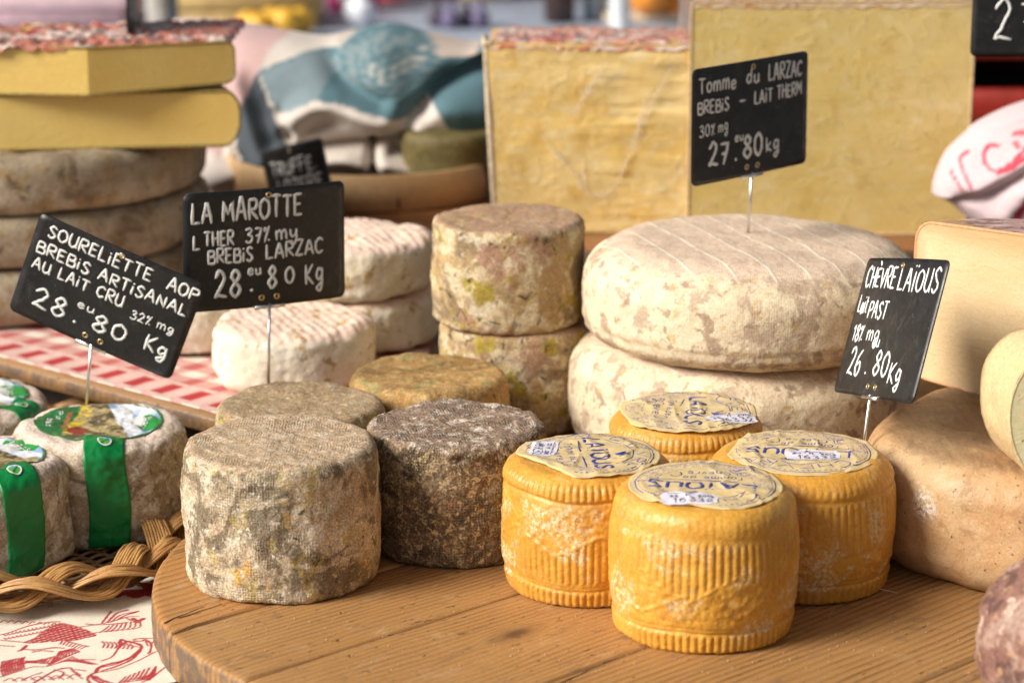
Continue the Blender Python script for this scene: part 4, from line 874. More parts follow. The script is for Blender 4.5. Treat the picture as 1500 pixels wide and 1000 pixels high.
props(o, 'red and cream checked cloth with a red-squared border, spread on the stand', 'tablecloth')

# ------------------------------------------------------------------ white bloomy cheeses on the checked cloth
def white_mat():
    m = Mat('rind_bloomy', .8); nz = m.sep(m.geo())[2]; x, y, z = m.sep(m.raw)
    col = m.mix(m.ramp(m.noise(.5, 4, .6), .4, .6), (.74, .66, .5), (.8, .74, .62)); tm = m.ramp(nz, .4, .85); col = m.mix(m.math('MULTIPLY', tm, .9), col, (.78, .55, .43))
    st_ = m.ramp(m.math('SINE', m.math('MULTIPLY', m.math('ADD', x, m.math('MULTIPLY', y, .45)), 2*math.pi/.95)), -.3, 1, 0., .45); col = m.mix(m.math('MULTIPLY', st_, tm), col, (.8, .66, .58))
    col = m.mix(m.ramp(m.noise(.55, 4, .65, .5, off=7), .585, .63, 0, .8), col, (.42, .26, .06)); col = m.mix(m.ramp(m.noise(1.8, 4, .6, off=17), .62, .74, 0, .5), col, (.5, .36, .24))
    m.color(m.grit(col, .1, 5.)); m.bump(m.noise(1.8, 6, .6), .11); m.p.inputs['Subsurface Weight'].default_value = .15; m.p.inputs['Subsurface Radius'].default_value = (.01, .008, .006); return m.m
M_WH = white_mat()
def white_disp(P, N, th, t, sd):
    d = lumpy(.3, .12, .04, 4.5, 1.4)(P, N, th, t, sd); tp = sstep(.35, .8, N[..., 2]); return d+tp*.045*np.sin((P[..., 0]+P[..., 1]*.45)*2*np.pi/.95)
for x, y, z, rad, H, sd, rt, lb in ((-19.1, 204.2, 3.4, 6.95, 5.3, 1.1, 0, 'bloomy white cheese with pink ridged top on the checked cloth, brown spots under its rim'),
        (-14.4, 217.6, 3.4, 7.45, 4.9, 2.2, 40, 'lower bloomy white cheese of the stacked pair behind'), (-14.6, 217.2, 8.35, 7.4, 5.15, 3.6, 5, 'upper bloomy white cheese of the stacked pair, pink ridged top'),
        (-29.6, 217.2, 3.4, 6.9, 4.8, 4.3, 15, 'bloomy white cheese half hidden behind the two tilted signs')):
    wh = Wheel(rad, H, 1.4, 1.0, .03, ctz=1.1, ds=.22, disp=white_disp, seed=sd); o = wh.build('bloomy_cheese', M_WH, loc=(x, y, z), rot=(0, 0, R(rt))); props(o, lb, 'cheese', 'white bloomy cheeses on the checked cloth')

# ------------------------------------------------------------------ stack of three grey wheels and two half wheels at the left
M_STK = rind('rind_stack', (.31, .245, .165), [((.42, .35, .25), .2, .44, .6, 5, .5, .8), ((.15, .1, .055), .22, .5, .66, 5, .8, .8), ((.3, .18, .06), .4, .56, .64, 4, .3, .6), ((.08, .055, .035), .7, .6, .66, 4, .3, .7)], bump=.12, bscale=1.5, grit=.2, gscale=4.)
for k, lb in enumerate(('bottom grey-brown wheel of the tall stack at the left', 'middle grey-brown wheel of the tall stack at the left', 'top whole wheel of the tall stack at the left, under the cut yellow halves')):
    wh = Wheel(19-.25*k, 5.3, 1.7, 1.5, .01, ctz=1.5, ds=.4, disp=lumpy(.25, .08, .03, 7, 2.), seed=20+k)
    props(wh.build('grey_cheese_wheel', M_STK, loc=(-49.8+.3*k, 239.2, 3.4+5.35*k), rot=(0, 0, k*2.)), lb, 'cheese wheel', 'grey-brown wheels stacked at the left')
YP = paste('paste_yellow', (.78, .57, .19), (.74, .52, .15), rough=.34, sp=(.5, .34, .1), coat=.4); YR = plain('rind_brown', (.38, .26, .1), .7, .4, 2., bump=.15, bs=2.)
EDGE = plain('rind_edge_olive', (.3, .21, .05), .5, .4, 3.)
t = thing('half_cheese_wheel', 'lower cut yellow half wheel on top of the grey stack', 'cheese', (-26.0, 228.5, 19.55), (0, 0, R(7)), 'cut yellow half wheels')
ol = rr_outline(-44, 0, 0, 5.2, (1, 1), (1.4, 2.0), (1.6, 2.6), (1, 1)); cutface('cut_face', 'rind', ol, 15, 0, (YP, YR), t, ring=10, warp=lambda V: np.c_[V[:, 0]-(V[:, 0]+44)/44*7*(np.clip(V[:, 1], 0, 15)/15)**2, V[:, 1], V[:, 2]], sdisp=.2); rim(ol, .02, .16, EDGE, t)
t = thing('half_cheese_wheel', 'upper cut yellow half wheel with a corner between two cut faces, wrapped on top', 'cheese', (-39.6, 224.6, 24.85), (0, 0, R(0)), 'cut yellow half wheels')
def wp(V):
    V = V.copy(); V[:, 0] -= 9*np.clip(V[:, 1]/15, 0, 1)**.9*sstep(0, 10, V[:, 0]); V[:, 1] += np.where(V[:, 0] > 0, .34*V[:, 0], -.10*V[:, 0]); V[:, 2] = V[:, 2]*(1-.012*np.maximum(V[:, 0], 0)*(V[:, 2] < 2.5)); V[:, 2] += .045*np.clip(V[:, 0], 0, 99)*(1-V[:, 2]/4.6); return V
ol = rr_outline(-30, 13.2, .1, 4.5, (.5, .5), (.8, 1.0), (.9, 1.2), (.5, .5)); cutface('cut_face', 'rind', ol, 15, 0, (YP, YR), t, ring=10, warp=wp, sseg=.5, cols=0.)
o = resamp(ol); MB().tube(wp(np.c_[o[:, 0], np.full(len(o), .02), o[:, 1]]), .14, 6, (0, 1, 0), .8, caps=False).build('rind_edge', EDGE, t, smooth=True)
FILM = vcol_mat('printed_wrap', .18, 1.6, .12, Coat_Weight=.8)
def wrap_sheet(name, x0, x1, y0, y1, z, parent, sd, amp=.5, over=.5, slope=0., base=(.5, .2, .14)):
    U = np.linspace(x0, x1, int((x1-x0)/.28)); Vv = np.linspace(y0, y1, int((y1-y0)/.28))
    def fn(u, v):
        P = np.stack([u/1.3, v/1.6, u*0+sd], -1); q = (1-np.abs(fbm(P, 3))*2.6).clip(0, 1)
        zz = z+.12+amp*q**1.5*.7+.25*amp*fbm(P*3, 2); e = np.minimum(np.minimum(u-x0, x1-u), v-y0); return np.stack([u, v+slope*np.maximum(u, 0), zz-over*np.exp(-np.maximum(e, 0)/.25)], -1)
    def col(u, v):
        P = np.stack([u/4+v/3.5, v/2, u*0+sd+3], -1); n1 = fbm(P, 3)[..., None]; n2 = fbm(P*2.3+7, 2)[..., None]; n3 = fbm(P*1.7+31, 2)[..., None]
        c = np.ones(u.shape+(3,))*np.array(base); c = np.where(n1 > .22, [.66, .5, .44], c); c = np.where(n2 > .27, [.5, .1, .08], c); c = np.where((n3 > .3) & (base[0] == .5) & (u[..., None] < x0+(x1-x0)*.62), [.8, .5, .03], c); return c
    return sheet(name, U, Vv, fn, FILM, parent, col=col)
wrap_sheet('printed_wrap', -29, 12.8, .1, 14.5, 4.55, t, 2., .75, slope=.34)

# ------------------------------------------------------------------ raised back shelf with the two tall blocks
SHW = wood('shelf_wood', (.36, .15, .055), (.28, .11, .04), (.1, .04, .02), line=.5, rough=.4)
sh = thing('back_shelf', 'reddish wooden shelf raised behind the cheeses, carrying the tall yellow blocks', 'shelf', (15, 234, 0))
for k in range(5): MB().box((0, 4.2+8.55*k, 7.1), (89, 8.4, 2.2), bev=.25).build('plank', SHW, sh)
for x in (-40, 0, 40):
    for y in (3, 38): MB().box((x, y, 1.42), (4, 3, 9.1)).build('upright', SHW, sh)
def block_mat(name, a, b, c, ridge, hs, dark=(.66, .38, .06)):
    m = Mat(name, .34); x, y, z = m.sep(m.raw)
    col = m.mix(m.ramp(m.noise(.16, 4, .6), .35, .65), a, b); col = m.mix(m.ramp(m.noise(.8, 5, .65, vec=m.vscale(m.coords(), (.55, 1, 1.3)), off=5), .5, .68, 0, .5), col, c)
    col = m.mix(m.ramp(m.noise(.35, 4, .6, off=9), .55, .7, 0, .6), col, dark)
    m.color(m.grit(col, .06, 4.)); sv = m.vscale(m.coords(), (.25, 1, 1.9)); m.bump(m.noise(1.3, 4, .6, .6, vec=sv, off=2), ridge)
    cr_ = m.ramp(m.math('ABSOLUTE', m.math('SUBTRACT', m.noise(.22, 3, .5, 1., off=33), .5)), 0., .02, 1., 0.); m.bump(cr_, .03+.3*max(ridge-.08, 0)); m.bump(m.noise(2.5, 3, .6, 1.4, off=70), .03)
    m.bump(m.ramp(m.noise(1.6, 3, .6, 2.2, vec=m.vscale(m.coords(), (1, 1, .6)), off=90), .6, .68), .05); m.p.inputs['Coat Weight'].default_value = 1.; m.p.inputs['Coat Roughness'].default_value = .1; m.p.inputs['Subsurface Weight'].default_value = .15; m.p.inputs['Subsurface Radius'].default_value = (.02, .012, .004)
    return m.m
RINDB = wrap_rind('rind_wrapped', (.3, .2, .12), (.2, .14, .09), (.5, .42, .34), .5)
t = thing('cheese_block', 'left tall rough yellow cheese block wrapped in clear film, standing on the shelf', 'cheese', (8.2, 241.2, 8.25), (0, 0, R(-3)), 'tall yellow cheese blocks on the shelf')
def wl(V):
    V = V.copy(); V[:, 0] += np.where(V[:, 0] < 0, 1, 0)*(.9*(1-V[:, 2]/19)*1.1)*np.clip(-V[:, 0]/10, 0, 1); V[:, 2] -= .03*V[:, 0]*(V[:, 2] < 9)*.6; return V
fd = lambda x, z: -.2*(fbm(np.c_[x/9, z/1.1, x*0], 3)*sstep(-4, 4, x)+.7*fbm(np.c_[x/3, z/2.5, x*0+5], 3))
ol = rr_outline(-10.9, 11.0, 0, 19.3, (.6, .6), (.4, .4), (2.2, 3.4), (.5, .5))
cutface('cut_face', 'rind', ol, 11, 0, (block_mat('paste_rough', (.8, .53, .16), (.82, .6, .25), (.86, .74, .48), .1, 1), plain('rind_gold', (.5, .33, .14), .6, .3, 2., bump=.2, bs=1.5)), t, ring=44, fdisp=fd, warp=wl, sdisp=.35)
o = catmull([p for p in ol if p[0] < 0]+[], 3); o = o[(o[:, 0] < -6)]
MB().tube(wl(np.c_[o[:, 0], np.full(len(o), .1), o[:, 1]]), .3+.06*np.sin(np.arange(len(o))*1.7), 7, (0, 1, 0), .7).build('rind_edge', plain('rind_edge_white', (.7, .56, .38), .6, .3, 3., bump=.2, bs=3.), t, smooth=True)
# film folds stretched over the cut face
FW = Mat('film_fold', .15, (.8, .72, .66)); FW.p.inputs['Alpha'].default_value = .28; FW.p.inputs['Coat Weight'].default_value = 1.; FW = FW.m
for seg in ([(-4.5, 9), (-2, 6.4), (-.8, 4.4), (1.5, 4.2), (3, 6.5), (5, 11.5), (8, 17.5)], [(-.7, 4.4), (-1.2, 8)], [(4.2, 9.5), (5.5, 15)], [(-2, 12), (1.2, 17.8)]):
    P = catmull(seg, 5); MB().tube(np.c_[P[:, 0], np.full(len(P), -.3), P[:, 1]], .09+.04*np.sin(np.arange(len(P))), 5, (0, 1, 0), .15).build('film_fold', FW, t, smooth=True)
wrap_sheet('printed_wrap', -10.6, 10.8, -.1, 10.8, 19.2, t, 5., .5, over=.7, base=(.6, .3, .22))
t = thing('cheese_block', 'right taller smooth yellow cheese block with brown rind on its right side', 'cheese', (31.8, 240.2, 8.25), (0, 0, R(2)), 'tall yellow cheese blocks on the shelf')
ol = rr_outline(-14, 14.3, 0, 23.6, (.3, .3), (.35, .35), (.4, .4), (.8, .8))
cutface('cut_face', 'rind', ol, 13, 0, (block_mat('paste_smooth', (.71, .52, .17), (.74, .56, .22), (.8, .66, .36), .03, 1, dark=(.6, .4, .1)), RINDB), t, ring=44, fdisp=lambda x, z: -.05*fbm(np.c_[x/4, z/2.5, x*0], 3), sdisp=.12,
        warp=lambda V: np.c_[V[:, 0]+np.where(V[:, 0] > 8, .30*np.clip(V[:, 1], 0, 99)**.9, 0), V[:, 1], V[:, 2]])
rim(ol, .02, .13, plain('rim_pale_film', (.6, .42, .24), .25, .3, 3.), t)
wrap_sheet('printed_wrap', -13.8, 14., -.1, 12.8, 23.5, t, 8., .35, over=.6, base=(.6, .4, .36))

# ------------------------------------------------------------------ bent-wood hoop box with a cheese in it
HOOPM = plain('hoop_wood_tan', (.62, .39, .19), .5, .1, 1.5, bump=.02)
t = thing('bentwood_box', 'round bent-wood cheese box under the teal towel', 'box', (-16., 266.5, 8.25))
mb = MB(); a = np.linspace(0, 2*np.pi, 121)[:-1]; pr = [(15.3, 0), (15.75, .1), (15.8, 2), (15.72, 3.9), (15.6, 4.0), (15.3, 4.0), (15.2, 3.9), (15.2, 0)]
mb.lathe(pr, 120).build('hoop', HOOPM, t, smooth=True)
MB().box((4, -15.78, 1.1), (.25, .12, 1.)).build('staple', HOLE, t)
wh = Wheel(5.6, 7.0, .6, .6, 0, ds=.4, disp=lumpy(.2, .05, .02), seed=3); props(wh.build('olive_cheese_wheel', plain('rind_olive_yellow', (.15, .115, .035), .6, .25, 1.5, bump=.1), loc=(-6.6, 261.8, 8.35)), 'olive-yellow cheese inside the bent-wood box, showing beside the teal towel', 'cheese wheel')

# ------------------------------------------------------------------ towels
def on_y(px, py, y):
    d = np.array([(px-750)/F_, C_-(py-500)/F_*S_, -S_-(py-500)/F_*C_]); t = y/d[1]; return d[0]*t, CAM_H+d[2]*t
def bundle(name, label, outline, y0, depth, folds, paint, mat, cat='towel', c0=None, lean=0., sd=0., curve=.5):
    """a rumpled cloth heap: traced outline, full depth, folds pushed in and out"""
    o = np.array(outline, float); o = catmull(np.vstack([o, o[:1]]), 6)[:-1]; m = len(o); c = np.array(c0 or o.mean(0)); ks = np.sin(np.linspace(.003, np.pi/2, 70))
    PX = c+(o-c)*ks[:, None, None]; rho = np.repeat(ks[:, None], m, 1)
    dd = depth*np.sqrt(np.clip(1-rho**2.2, 0, 1))**curve/1.; flat = PX.reshape(-1, 2)
    for pts, amp, wd in folds:
        q = np.full(len(flat), 1e9); pts = catmull(pts, 4)
        for a, b in zip(pts[:-1], pts[1:]):
            ab = b-a; t_ = np.clip(((flat-a)@ab)/max(ab@ab, 1e-9), 0, 1); q = np.minimum(q, np.hypot(*(flat-a-t_[:, None]*ab).T))
        dd = dd+(amp*np.exp(-(q/wd)**2)).reshape(rho.shape)*np.clip((1-rho)*6, 0, 1)
    dd = dd+.5*fbm(np.stack([PX[..., 0]/60, PX[..., 1]/40, rho*0+sd], -1), 3)*np.clip((1-rho)*5, 0, 1)
    X, Z = on_y(PX[..., 0], PX[..., 1], y0); Yf = y0-dd+lean*(Z-Z.min()); V = np.stack([X, Yf, Z], -1)
    Vb = V[::-1].copy(); Vb[..., 1] = y0+(depth*.8*np.sqrt(np.clip(1-rho**2, 0, 1)))[::-1]+lean*(Vb[..., 2]-Z.min()); n = len(ks)
    VV = np.vstack([V.reshape(-1, 3), Vb[1:].reshape(-1, 3)]); col = paint(np.vstack([PX.reshape(-1, 2), PX[::-1][1:].reshape(-1, 2)]))
    ctr = VV.mean(0); ctr[2] = VV[:, 2].min(); ob = mesh(name, VV-ctr, [grid_faces(2*n-1, m, True)], mat, col=col, loc=ctr); return props(ob, label, cat)
CLOTH = vcol_mat('towel_cloth', .9, 3.5, .05, grit=.12)
def pt_teal(p):
    c = np.tile(np.array([.62, .55, .49]), (len(p), 1)); IN = lambda *q: inside(p, np.array(q, float)); f = fbm(np.c_[p/9, p[:, :1]*0], 2)
    c[IN((280, 20), (470, 20), (400, 66), (383, 100), (350, 165), (330, 215), (280, 215))] = (.55, .36, .34)
    teal = IN((383, 97), (450, 72), (500, 66), (530, 40), (620, 40), (700, 60), (760, 60), (760, 208), (672, 206), (655, 165), (631, 130), (600, 161), (560, 152), (500, 134), (465, 131), (418, 155), (400, 130)); c[teal] = (.09, .175, .205)
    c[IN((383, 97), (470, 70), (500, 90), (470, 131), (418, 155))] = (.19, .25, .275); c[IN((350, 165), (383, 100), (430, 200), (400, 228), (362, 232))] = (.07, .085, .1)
    e = ((p[:, 0]-568)/78)**2+((p[:, 1]-82)/42)**2; k = (e < .72) & (fbm(np.c_[p/5, p[:, :1]*0], 2) > .0); c[k] = (.2, .26, .27); c[(e > .82) & (e < .93)] = (.2, .27, .29); c[(p[:, 1] < 68) & (p[:, 0] > 495) & (p[:, 0] < 650) & (e > .95)] = (.5, .42, .36); c[(p[:, 1] < 80) & (p[:, 0] > 640) & (p[:, 0] < 700)] = (.55, .45, .38)
    for x0, y0 in ((548, 90), (563, 98), (580, 92), (594, 86), (608, 80), (620, 72)): c[(np.abs(p[:, 0]-x0) < 3) & (np.abs(p[:, 1]-y0-2) < 9)] = (.42, .42, .39)
    return c
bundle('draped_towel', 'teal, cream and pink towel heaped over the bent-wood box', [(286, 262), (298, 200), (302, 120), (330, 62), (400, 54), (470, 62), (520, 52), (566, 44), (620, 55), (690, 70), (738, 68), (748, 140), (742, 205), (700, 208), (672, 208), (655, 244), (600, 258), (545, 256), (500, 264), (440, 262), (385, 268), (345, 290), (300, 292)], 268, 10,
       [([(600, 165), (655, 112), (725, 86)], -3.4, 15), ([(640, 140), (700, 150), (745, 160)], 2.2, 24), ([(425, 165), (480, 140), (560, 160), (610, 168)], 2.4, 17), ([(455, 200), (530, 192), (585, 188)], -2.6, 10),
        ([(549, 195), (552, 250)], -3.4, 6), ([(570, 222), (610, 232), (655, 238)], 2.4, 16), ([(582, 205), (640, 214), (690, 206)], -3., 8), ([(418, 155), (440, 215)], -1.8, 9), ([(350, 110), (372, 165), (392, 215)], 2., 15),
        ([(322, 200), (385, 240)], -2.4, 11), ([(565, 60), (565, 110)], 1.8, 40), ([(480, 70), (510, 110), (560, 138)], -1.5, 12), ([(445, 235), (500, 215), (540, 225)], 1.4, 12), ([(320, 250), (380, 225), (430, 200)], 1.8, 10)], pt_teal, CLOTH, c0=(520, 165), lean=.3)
def pt_pink(p):
    c = np.tile(np.array([.58, .42, .4]), (len(p), 1)); IN = lambda *q: inside(p, np.array(q, float)); c[IN((290, 78), (330, 58), (400, 60), (450, 66), (390, 80), (340, 92))] = (.4, .1, .12); c[IN((200, 40), (260, 25), (330, 38), (250, 56))] = (.62, .5, .47); return c
bundle('folded_pink_towel', 'pink towel with a red stripe lying behind the cut half wheels', [(190, 120), (205, 60), (230, 38), (270, 30), (340, 34), (400, 44), (460, 62), (440, 100), (380, 140), (330, 200), (300, 230), (240, 200)], 281, 8, [([(230, 60), (300, 50), (420, 66)], 1.5, 12), ([(300, 80), (400, 70)], -1.5, 8)], pt_pink, CLOTH, lean=.1)
def pt_rose(p):
    c = np.tile(np.array([.6, .47, .49]), (len(p), 1)); red = (.5, .06, .09)
    L = lambda *q: catmull([(1340+x/3.33, 60+y/3.33) for x, y in q], 5)
    for pts, w_ in ((L((372, 478), (330, 482), (300, 530), (312, 570), (345, 585), (400, 555), (470, 495), (533, 430), (600, 380)), 2.6), (L((345, 590), (420, 560), (490, 500), (545, 440)), 2.2), (L((440, 425), (455, 470), (490, 480)), 1.8), (L((440, 425), (490, 415), (545, 412)), 2.4),
                    (L((150, 600), (165, 640), (195, 692)), 1.6), (L((235, 520), (200, 550), (205, 610), (232, 680)), 1.8), (L((405, 860), (440, 790), (500, 680), (570, 590), (680, 480)), 6.), (L((500, 860), (560, 740), (640, 640)), 1.6)):
        c[seg_dist(p, pts) < w_] = red
    return c
bundle('rose_towel', 'pale rose towel with red writing and stripes, bunched beside the right block', [(1367, 284), (1371, 262), (1388, 226), (1415, 200), (1440, 180), (1500, 154), (1580, 138), (1650, 160), (1660, 250), (1650, 350), (1560, 372), (1480, 364), (1430, 330), (1392, 297)], 231, 7,
       [([(1385, 250), (1410, 262), (1450, 240), (1500, 210)], .9, 12), ([(1395, 285), (1440, 268), (1500, 225)], -1.0, 9), ([(1450, 300), (1500, 240), (1540, 200)], 1.0, 16), ([(1430, 190), (1500, 172)], -.7, 7)], pt_rose, CLOTH, c0=(1510, 255), lean=.1, sd=4., curve=.8)

# ------------------------------------------------------------------ price signs
sign('price_sign', 'tilted black sign reading Soureliette at the far left, above the banded cheeses', [('SOURELiETTE  AOP', -5.9, 6.7, 2.95, 1.05, .1), ('BREBiS ARTiSANAL', -6.4, 6.3, 1.3, 1.0, .1), ('AU LAiT CRU', -6.3, 1.4, -.15, .95, .095), ('32%', 2.3, 4., -.75, .75, .065), ('mg', 4.5, 5.9, -.6, .75, .06), ('28', -5.4, -2.6, -3.3, 1.7, .12), ('.', -1.9, -1.5, -3.2, 1.3, .13), ('eu', -1.9, -.5, -1.75, .65, .065), ('80', -.3, 2.5, -3.1, 1.4, .12), ('Kg', 4.1, 6.0, -2.9, 1.3, .11)],
     14, 9.2, (-31.9, 184.5, 15.3), (11.5, 23.3, -5.), (-34.3, 186.6, 5.2), SIGN, CHALK, bend=.15)
sign('price_sign', 'upright black sign reading La Marotte, in front of the white cheeses', [('LA', -6.3, -4.7, 2.35, 1.6, .13), ('MAROTTE', -3.8, 3.0, 2.45, 1.6, .13), ('L', -6.2, -5.7, .3, 1.15, .1), ('THER', -5.3, -2.9, .5, 1.1, .105), ('37%', -1.9, .2, .5, 1.15, .1), ('my', .7, 2.6, .5, 1.15, .1), ('BREBiS', -5., -1.3, -.95, 1.1, .105), ('LARZAC', -.15, 4.9, -.9, 1.2, .11), ('28', -4.5, -2.3, -3.7, 1.9, .14), ('.', -1.6, -1.2, -3.4, 1.4, .16), ('eu', -1.7, -.6, -2.1, .8, .09), ('8', 0., .75, -3.3, 1.8, .13), ('0', 1.5, 2.3, -3.05, 1.4, .11), ('Kg', 3.3, 4.9, -3.3, 1.6, .11), ("^", -4.4, -3.9, -3.1, 1.7, .08)],
     14, 9.6, (-19.5, 188.3, 18.5), (.4, 1.1, 29.4), (-19.6, 187.0, 7.0), SIGN, CHALK, bend=.5, bend2=.12)
sign('price_sign', 'black sign reading Tomme du Larzac standing on the upper big wheel', [('Tomme', -6.3, -2., 2.75, 1.2, .1), ('du', -.7, .8, 2.9, 1.1, .1), ('LARZAC', 2., 6.2, 2.85, 1.3, .105), ('BREBiS', -6.4, -2.8, 1.05, 1., .1), ('-', -1.6, -.8, 1.1, 1.1, .1), ('LAiT', .3, 2.5, 1.1, 1.15, .1), ('THERM', 3.1, 6.2, 1.2, 1.1, .1), ('30%', -6.2, -4.4, -.8, .95, .075), ('mg', -4., -2.9, -.7, .95, .065), ('27', -5.1, -2.8, -3.3, 1.9, .15), ('.', -2.1, -1.7, -3.2, 1.5, .15), ('eu', -2., -1., -1.7, .7, .08), ('80', -1.0, 1.3, -3.2, 1.9, .15), ('kg', 1.8, 3.4, -3.1, 1.2, .1)],
     14, 9.6, (19.8, 198., 27.3), (0, -1., 42.2), (19.8, 198.6, 17.3), SIGN, CHALK, bend=.1)
sign('price_sign', 'black sign reading Chevre Laious, turned sideways above the yellow cheeses', [('CHÈVRE', -6.1, -.6, 2.9, 1.6, .1), ('LAÏOUS', .1, 6.3, 2.8, 1.7, .1), ('Lait', -6.3, -4.5, 1.0, 1.3, .085), ('PAST', -4., -.6, .6, 1.3, .095), ('18%', -5.9, -3.9, -1.2, 1.3, .09), ('mg', -3.1, -.9, -1.1, 1.2, .08), ('26', -5.2, -2.8, -3.8, 1.9, .11), ('.', -1.8, -1.4, -3.6, 1.5, .12), ('eu', -1.7, -.5, -1.5, .8, .07), ('80', -.4, 2., -3.6, 1.8, .11), ('Kg', 2.4, 4.3, -4.0, 1.5, .095)],
     14, 10.4, (27.2, 169.7, 16.7), (-18.8, -11.8, -74.3), (25.4, 171.2, .1), SIGN, CHALK, bend=.25, rad=.1)
sign('price_sign', 'black sign cut off by the top right corner of the picture, figures 27', [('2', -5.1, -3.6, -3.4, 3.3, .13), ('7', -2.9, -1.3, -3.4, 3.2, .13), ('.', -.8, -.3, -3.4, 2.4, .13), ('80', .2, 3.6, -3.4, 3., .13), ('CANTAL', -5.5, 4, 1.2, 1.6, .1)][:4], 14, 9.6, (45.9, 205., 36.2), (0, 0, 3), (44.5, 189., 21.4), SIGN, CHALK, bend=.1)
sign('price_sign', 'blurred dark sign leaning in front of the bent-wood box, behind the La Marotte sign', [('TRUFFE.', -4., 4., 1.1, 1.3, .12), ('LOZERE', -3.3, 4.4, -.9, 1.4, .13)], 11, 8, (-22.4, 246.6, 12.3), (2, -16, -48), (-20.6, 244, 8.1), SIGN, CHALK)
sign('price_sign', 'dark sign seen almost edge-on above the cut half wheels', [], 9, 9, (-36.7, 236, 33.6), (0, 10, 93), (-37.2, 235., 29.3), SIGN, CHALK)

# ------------------------------------------------------------------ the stall across the way, far out of focus
BZ = -4.
PAL = lambda n, c, r=.6: plain(n, c, r, .2, .4)
o = thing('far_stall_table', 'neighbouring stall table far behind, covered in blue-grey cloth', 'table', (0, 500, -92)); MB().box((0, 0, 44), (300, 95, 88), bev=1.).build('cloth_cover', PAL('cloth_bluegrey', (.3, .34, .42)), o); MB().box((0, 0, 88.2), (296, 91, .7), bev=.3).build('table_top', PAL('cloth_bluegrey_top', (.34, .38, .46)), o)
FZ = -3.4
def crate(label, x, y, w_, d, h, mat, group=None, z=FZ):
    t = thing('slatted_crate', label, 'crate', (x, y, z), group=group); n = max(2, int(h/3)); hh = (h-.5*(n-1))/n
    for k in range(n):
        z0 = hh/2+k*(hh+.5)
        for s in (-1, 1): MB().box((0, s*d/2, z0), (w_, .8, hh)).build('slat', mat, t); MB().box((s*(w_/2-.5), 0, z0), (.8, d-.9, hh)).build('slat', mat, t)
    MB().box((0, 0, .3), (w_-1.8, d-.9, .5)).build('base', mat, t)
    for sx in (-1, 1):
        for sy in (-1, 1): MB().box((sx*(w_/2-1.6), sy*(d/2-1.1), h/2), (1.2, 1.2, h)).build('corner_post', mat, t)
    return t
TAN = PAL('crate_tan', (.42, .28, .1)); YL = PAL('fruit_yellow', (.75, .42, .04), .4); OR = PAL('fruit_orange', (.8, .28, .03), .4)
crate('tan slatted crate far behind at the top left, above the pink towel', -54.5, 500, 30, 24, 7.5, TAN)
def ball_prof(r, n=12): return [(max(.03, r*math.sin(a)), r-r*math.cos(a)) for a in np.linspace(.02, np.pi-.02, n)]
for k, (x, y) in enumerate([(-52, 478), (-47.5, 479), (-44.5, 476), (-49.5, 474), (-42, 480)]):
    o = MB().lathe(ball_prof(2.6+.2*(k % 3)), 20).build('yellow_fruit', YL, smooth=True, loc=(x, y, FZ)); props(o, ('blurred yellow fruit at the left end of the row before the tan crate', 'blurred yellow fruit fourth from the left before the tan crate', 'blurred yellow fruit second from the right before the tan crate', 'nearest yellow fruit of the row before the tan crate', 'yellow fruit at the right end of the row before the tan crate')[k], 'fruit', 'yellow fruits in front of the tan crate')
for k, (x, y) in enumerate([(-66, 492), (-61, 490), (-56, 489.5), (-50.5, 490.5)]):
    o = MB().lathe(ball_prof(3.0), 20).build('yellow_fruit', YL if k != 1 else OR, smooth=True, loc=(x, y+4, FZ+.6+2)); props(o, ('leftmost yellow fruit inside the tan crate', 'single orange fruit among the yellow ones inside the tan crate', 'yellow fruit right of the orange one inside the tan crate', 'rightmost yellow fruit inside the tan crate')[k], 'fruit', 'fruits in the tan crate')
t = thing('pink_display_box', 'long lilac-pink display box far behind at the top left', 'box', (-103, 500, FZ)); MB().box((0, 0, 2.4), (50, 30, 4.8), bev=.8).build('box_body', PAL('lilac_pink', (.55, .36, .4)), t); MB().box((0, 0, 4.95), (50.8, 30.8, .9), bev=.3).build('lid', PAL('lilac_lid', (.6, .42, .46)), t)
t = thing('white_price_board', 'white panel at the top left corner, out of focus', 'sign board', (-106, 533, FZ), (0, 0, R(-4))); MB().box((0, 0, 13), (62, 1.5, 18), bev=.3).build('panel', PAL('panel_white', (.85, .85, .83)), t); MB().box((-20, 0, 2), (2, 2, 4.3)).build('foot', PAL('panel_foot', (.5, .5, .5)), t); MB().box((20, 0, 2), (2, 2, 4.3)).build('foot', PAL('panel_foot', (.5, .5, .5)), t)
t = thing('stall_post', 'grey-beige square post behind the edge-on sign', 'post', (-66, 452, -92)); MB().box((0, 0, 75), (4, 4, 150), bev=.3).build('shaft', PAL('post_beige', (.5, .46, .42)), t); MB().box((2.9, 0, 75), (1.4, 3, 149), bev=.2).build('dark_edge', PAL('post_dark', (.12, .13, .16)), t); MB().box((0, 0, .8), (12, 12, 1.6)).build('foot_plate', PAL('post_dark', (.12, .13, .16)), t)
def jar(label, x, y, r, h, mat, cat='jar', name='glass_jar', lid=None, grp=None, z=FZ):
    t = thing(name, label, cat, (x, y, z), group=grp); MB().lathe([(r*.85, 0), (r, .3), (r*1.02, h*.3), (r, h*.7), (r*.7, h*.85), (r*.62, h*.9)], 24).build('body', mat, t, smooth=True); MB().lathe([(r*.66, h*.9), (r*.68, h*.92), (r*.68, h*.99), (r*.6, h)], 24).build('lid', lid or mat, t, smooth=True)
DK = PAL('glass_dark', (.05, .03, .03), .1); MAG = PAL('magenta', (.5, .06, .2)); RED = PAL('red_box', (.5, .015, .015)); MAU = PAL('mauve', (.32, .15, .2)); WB = PAL('bag_white', (.72, .75, .82)); TN = PAL('carton_tan', (.5, .35, .24))
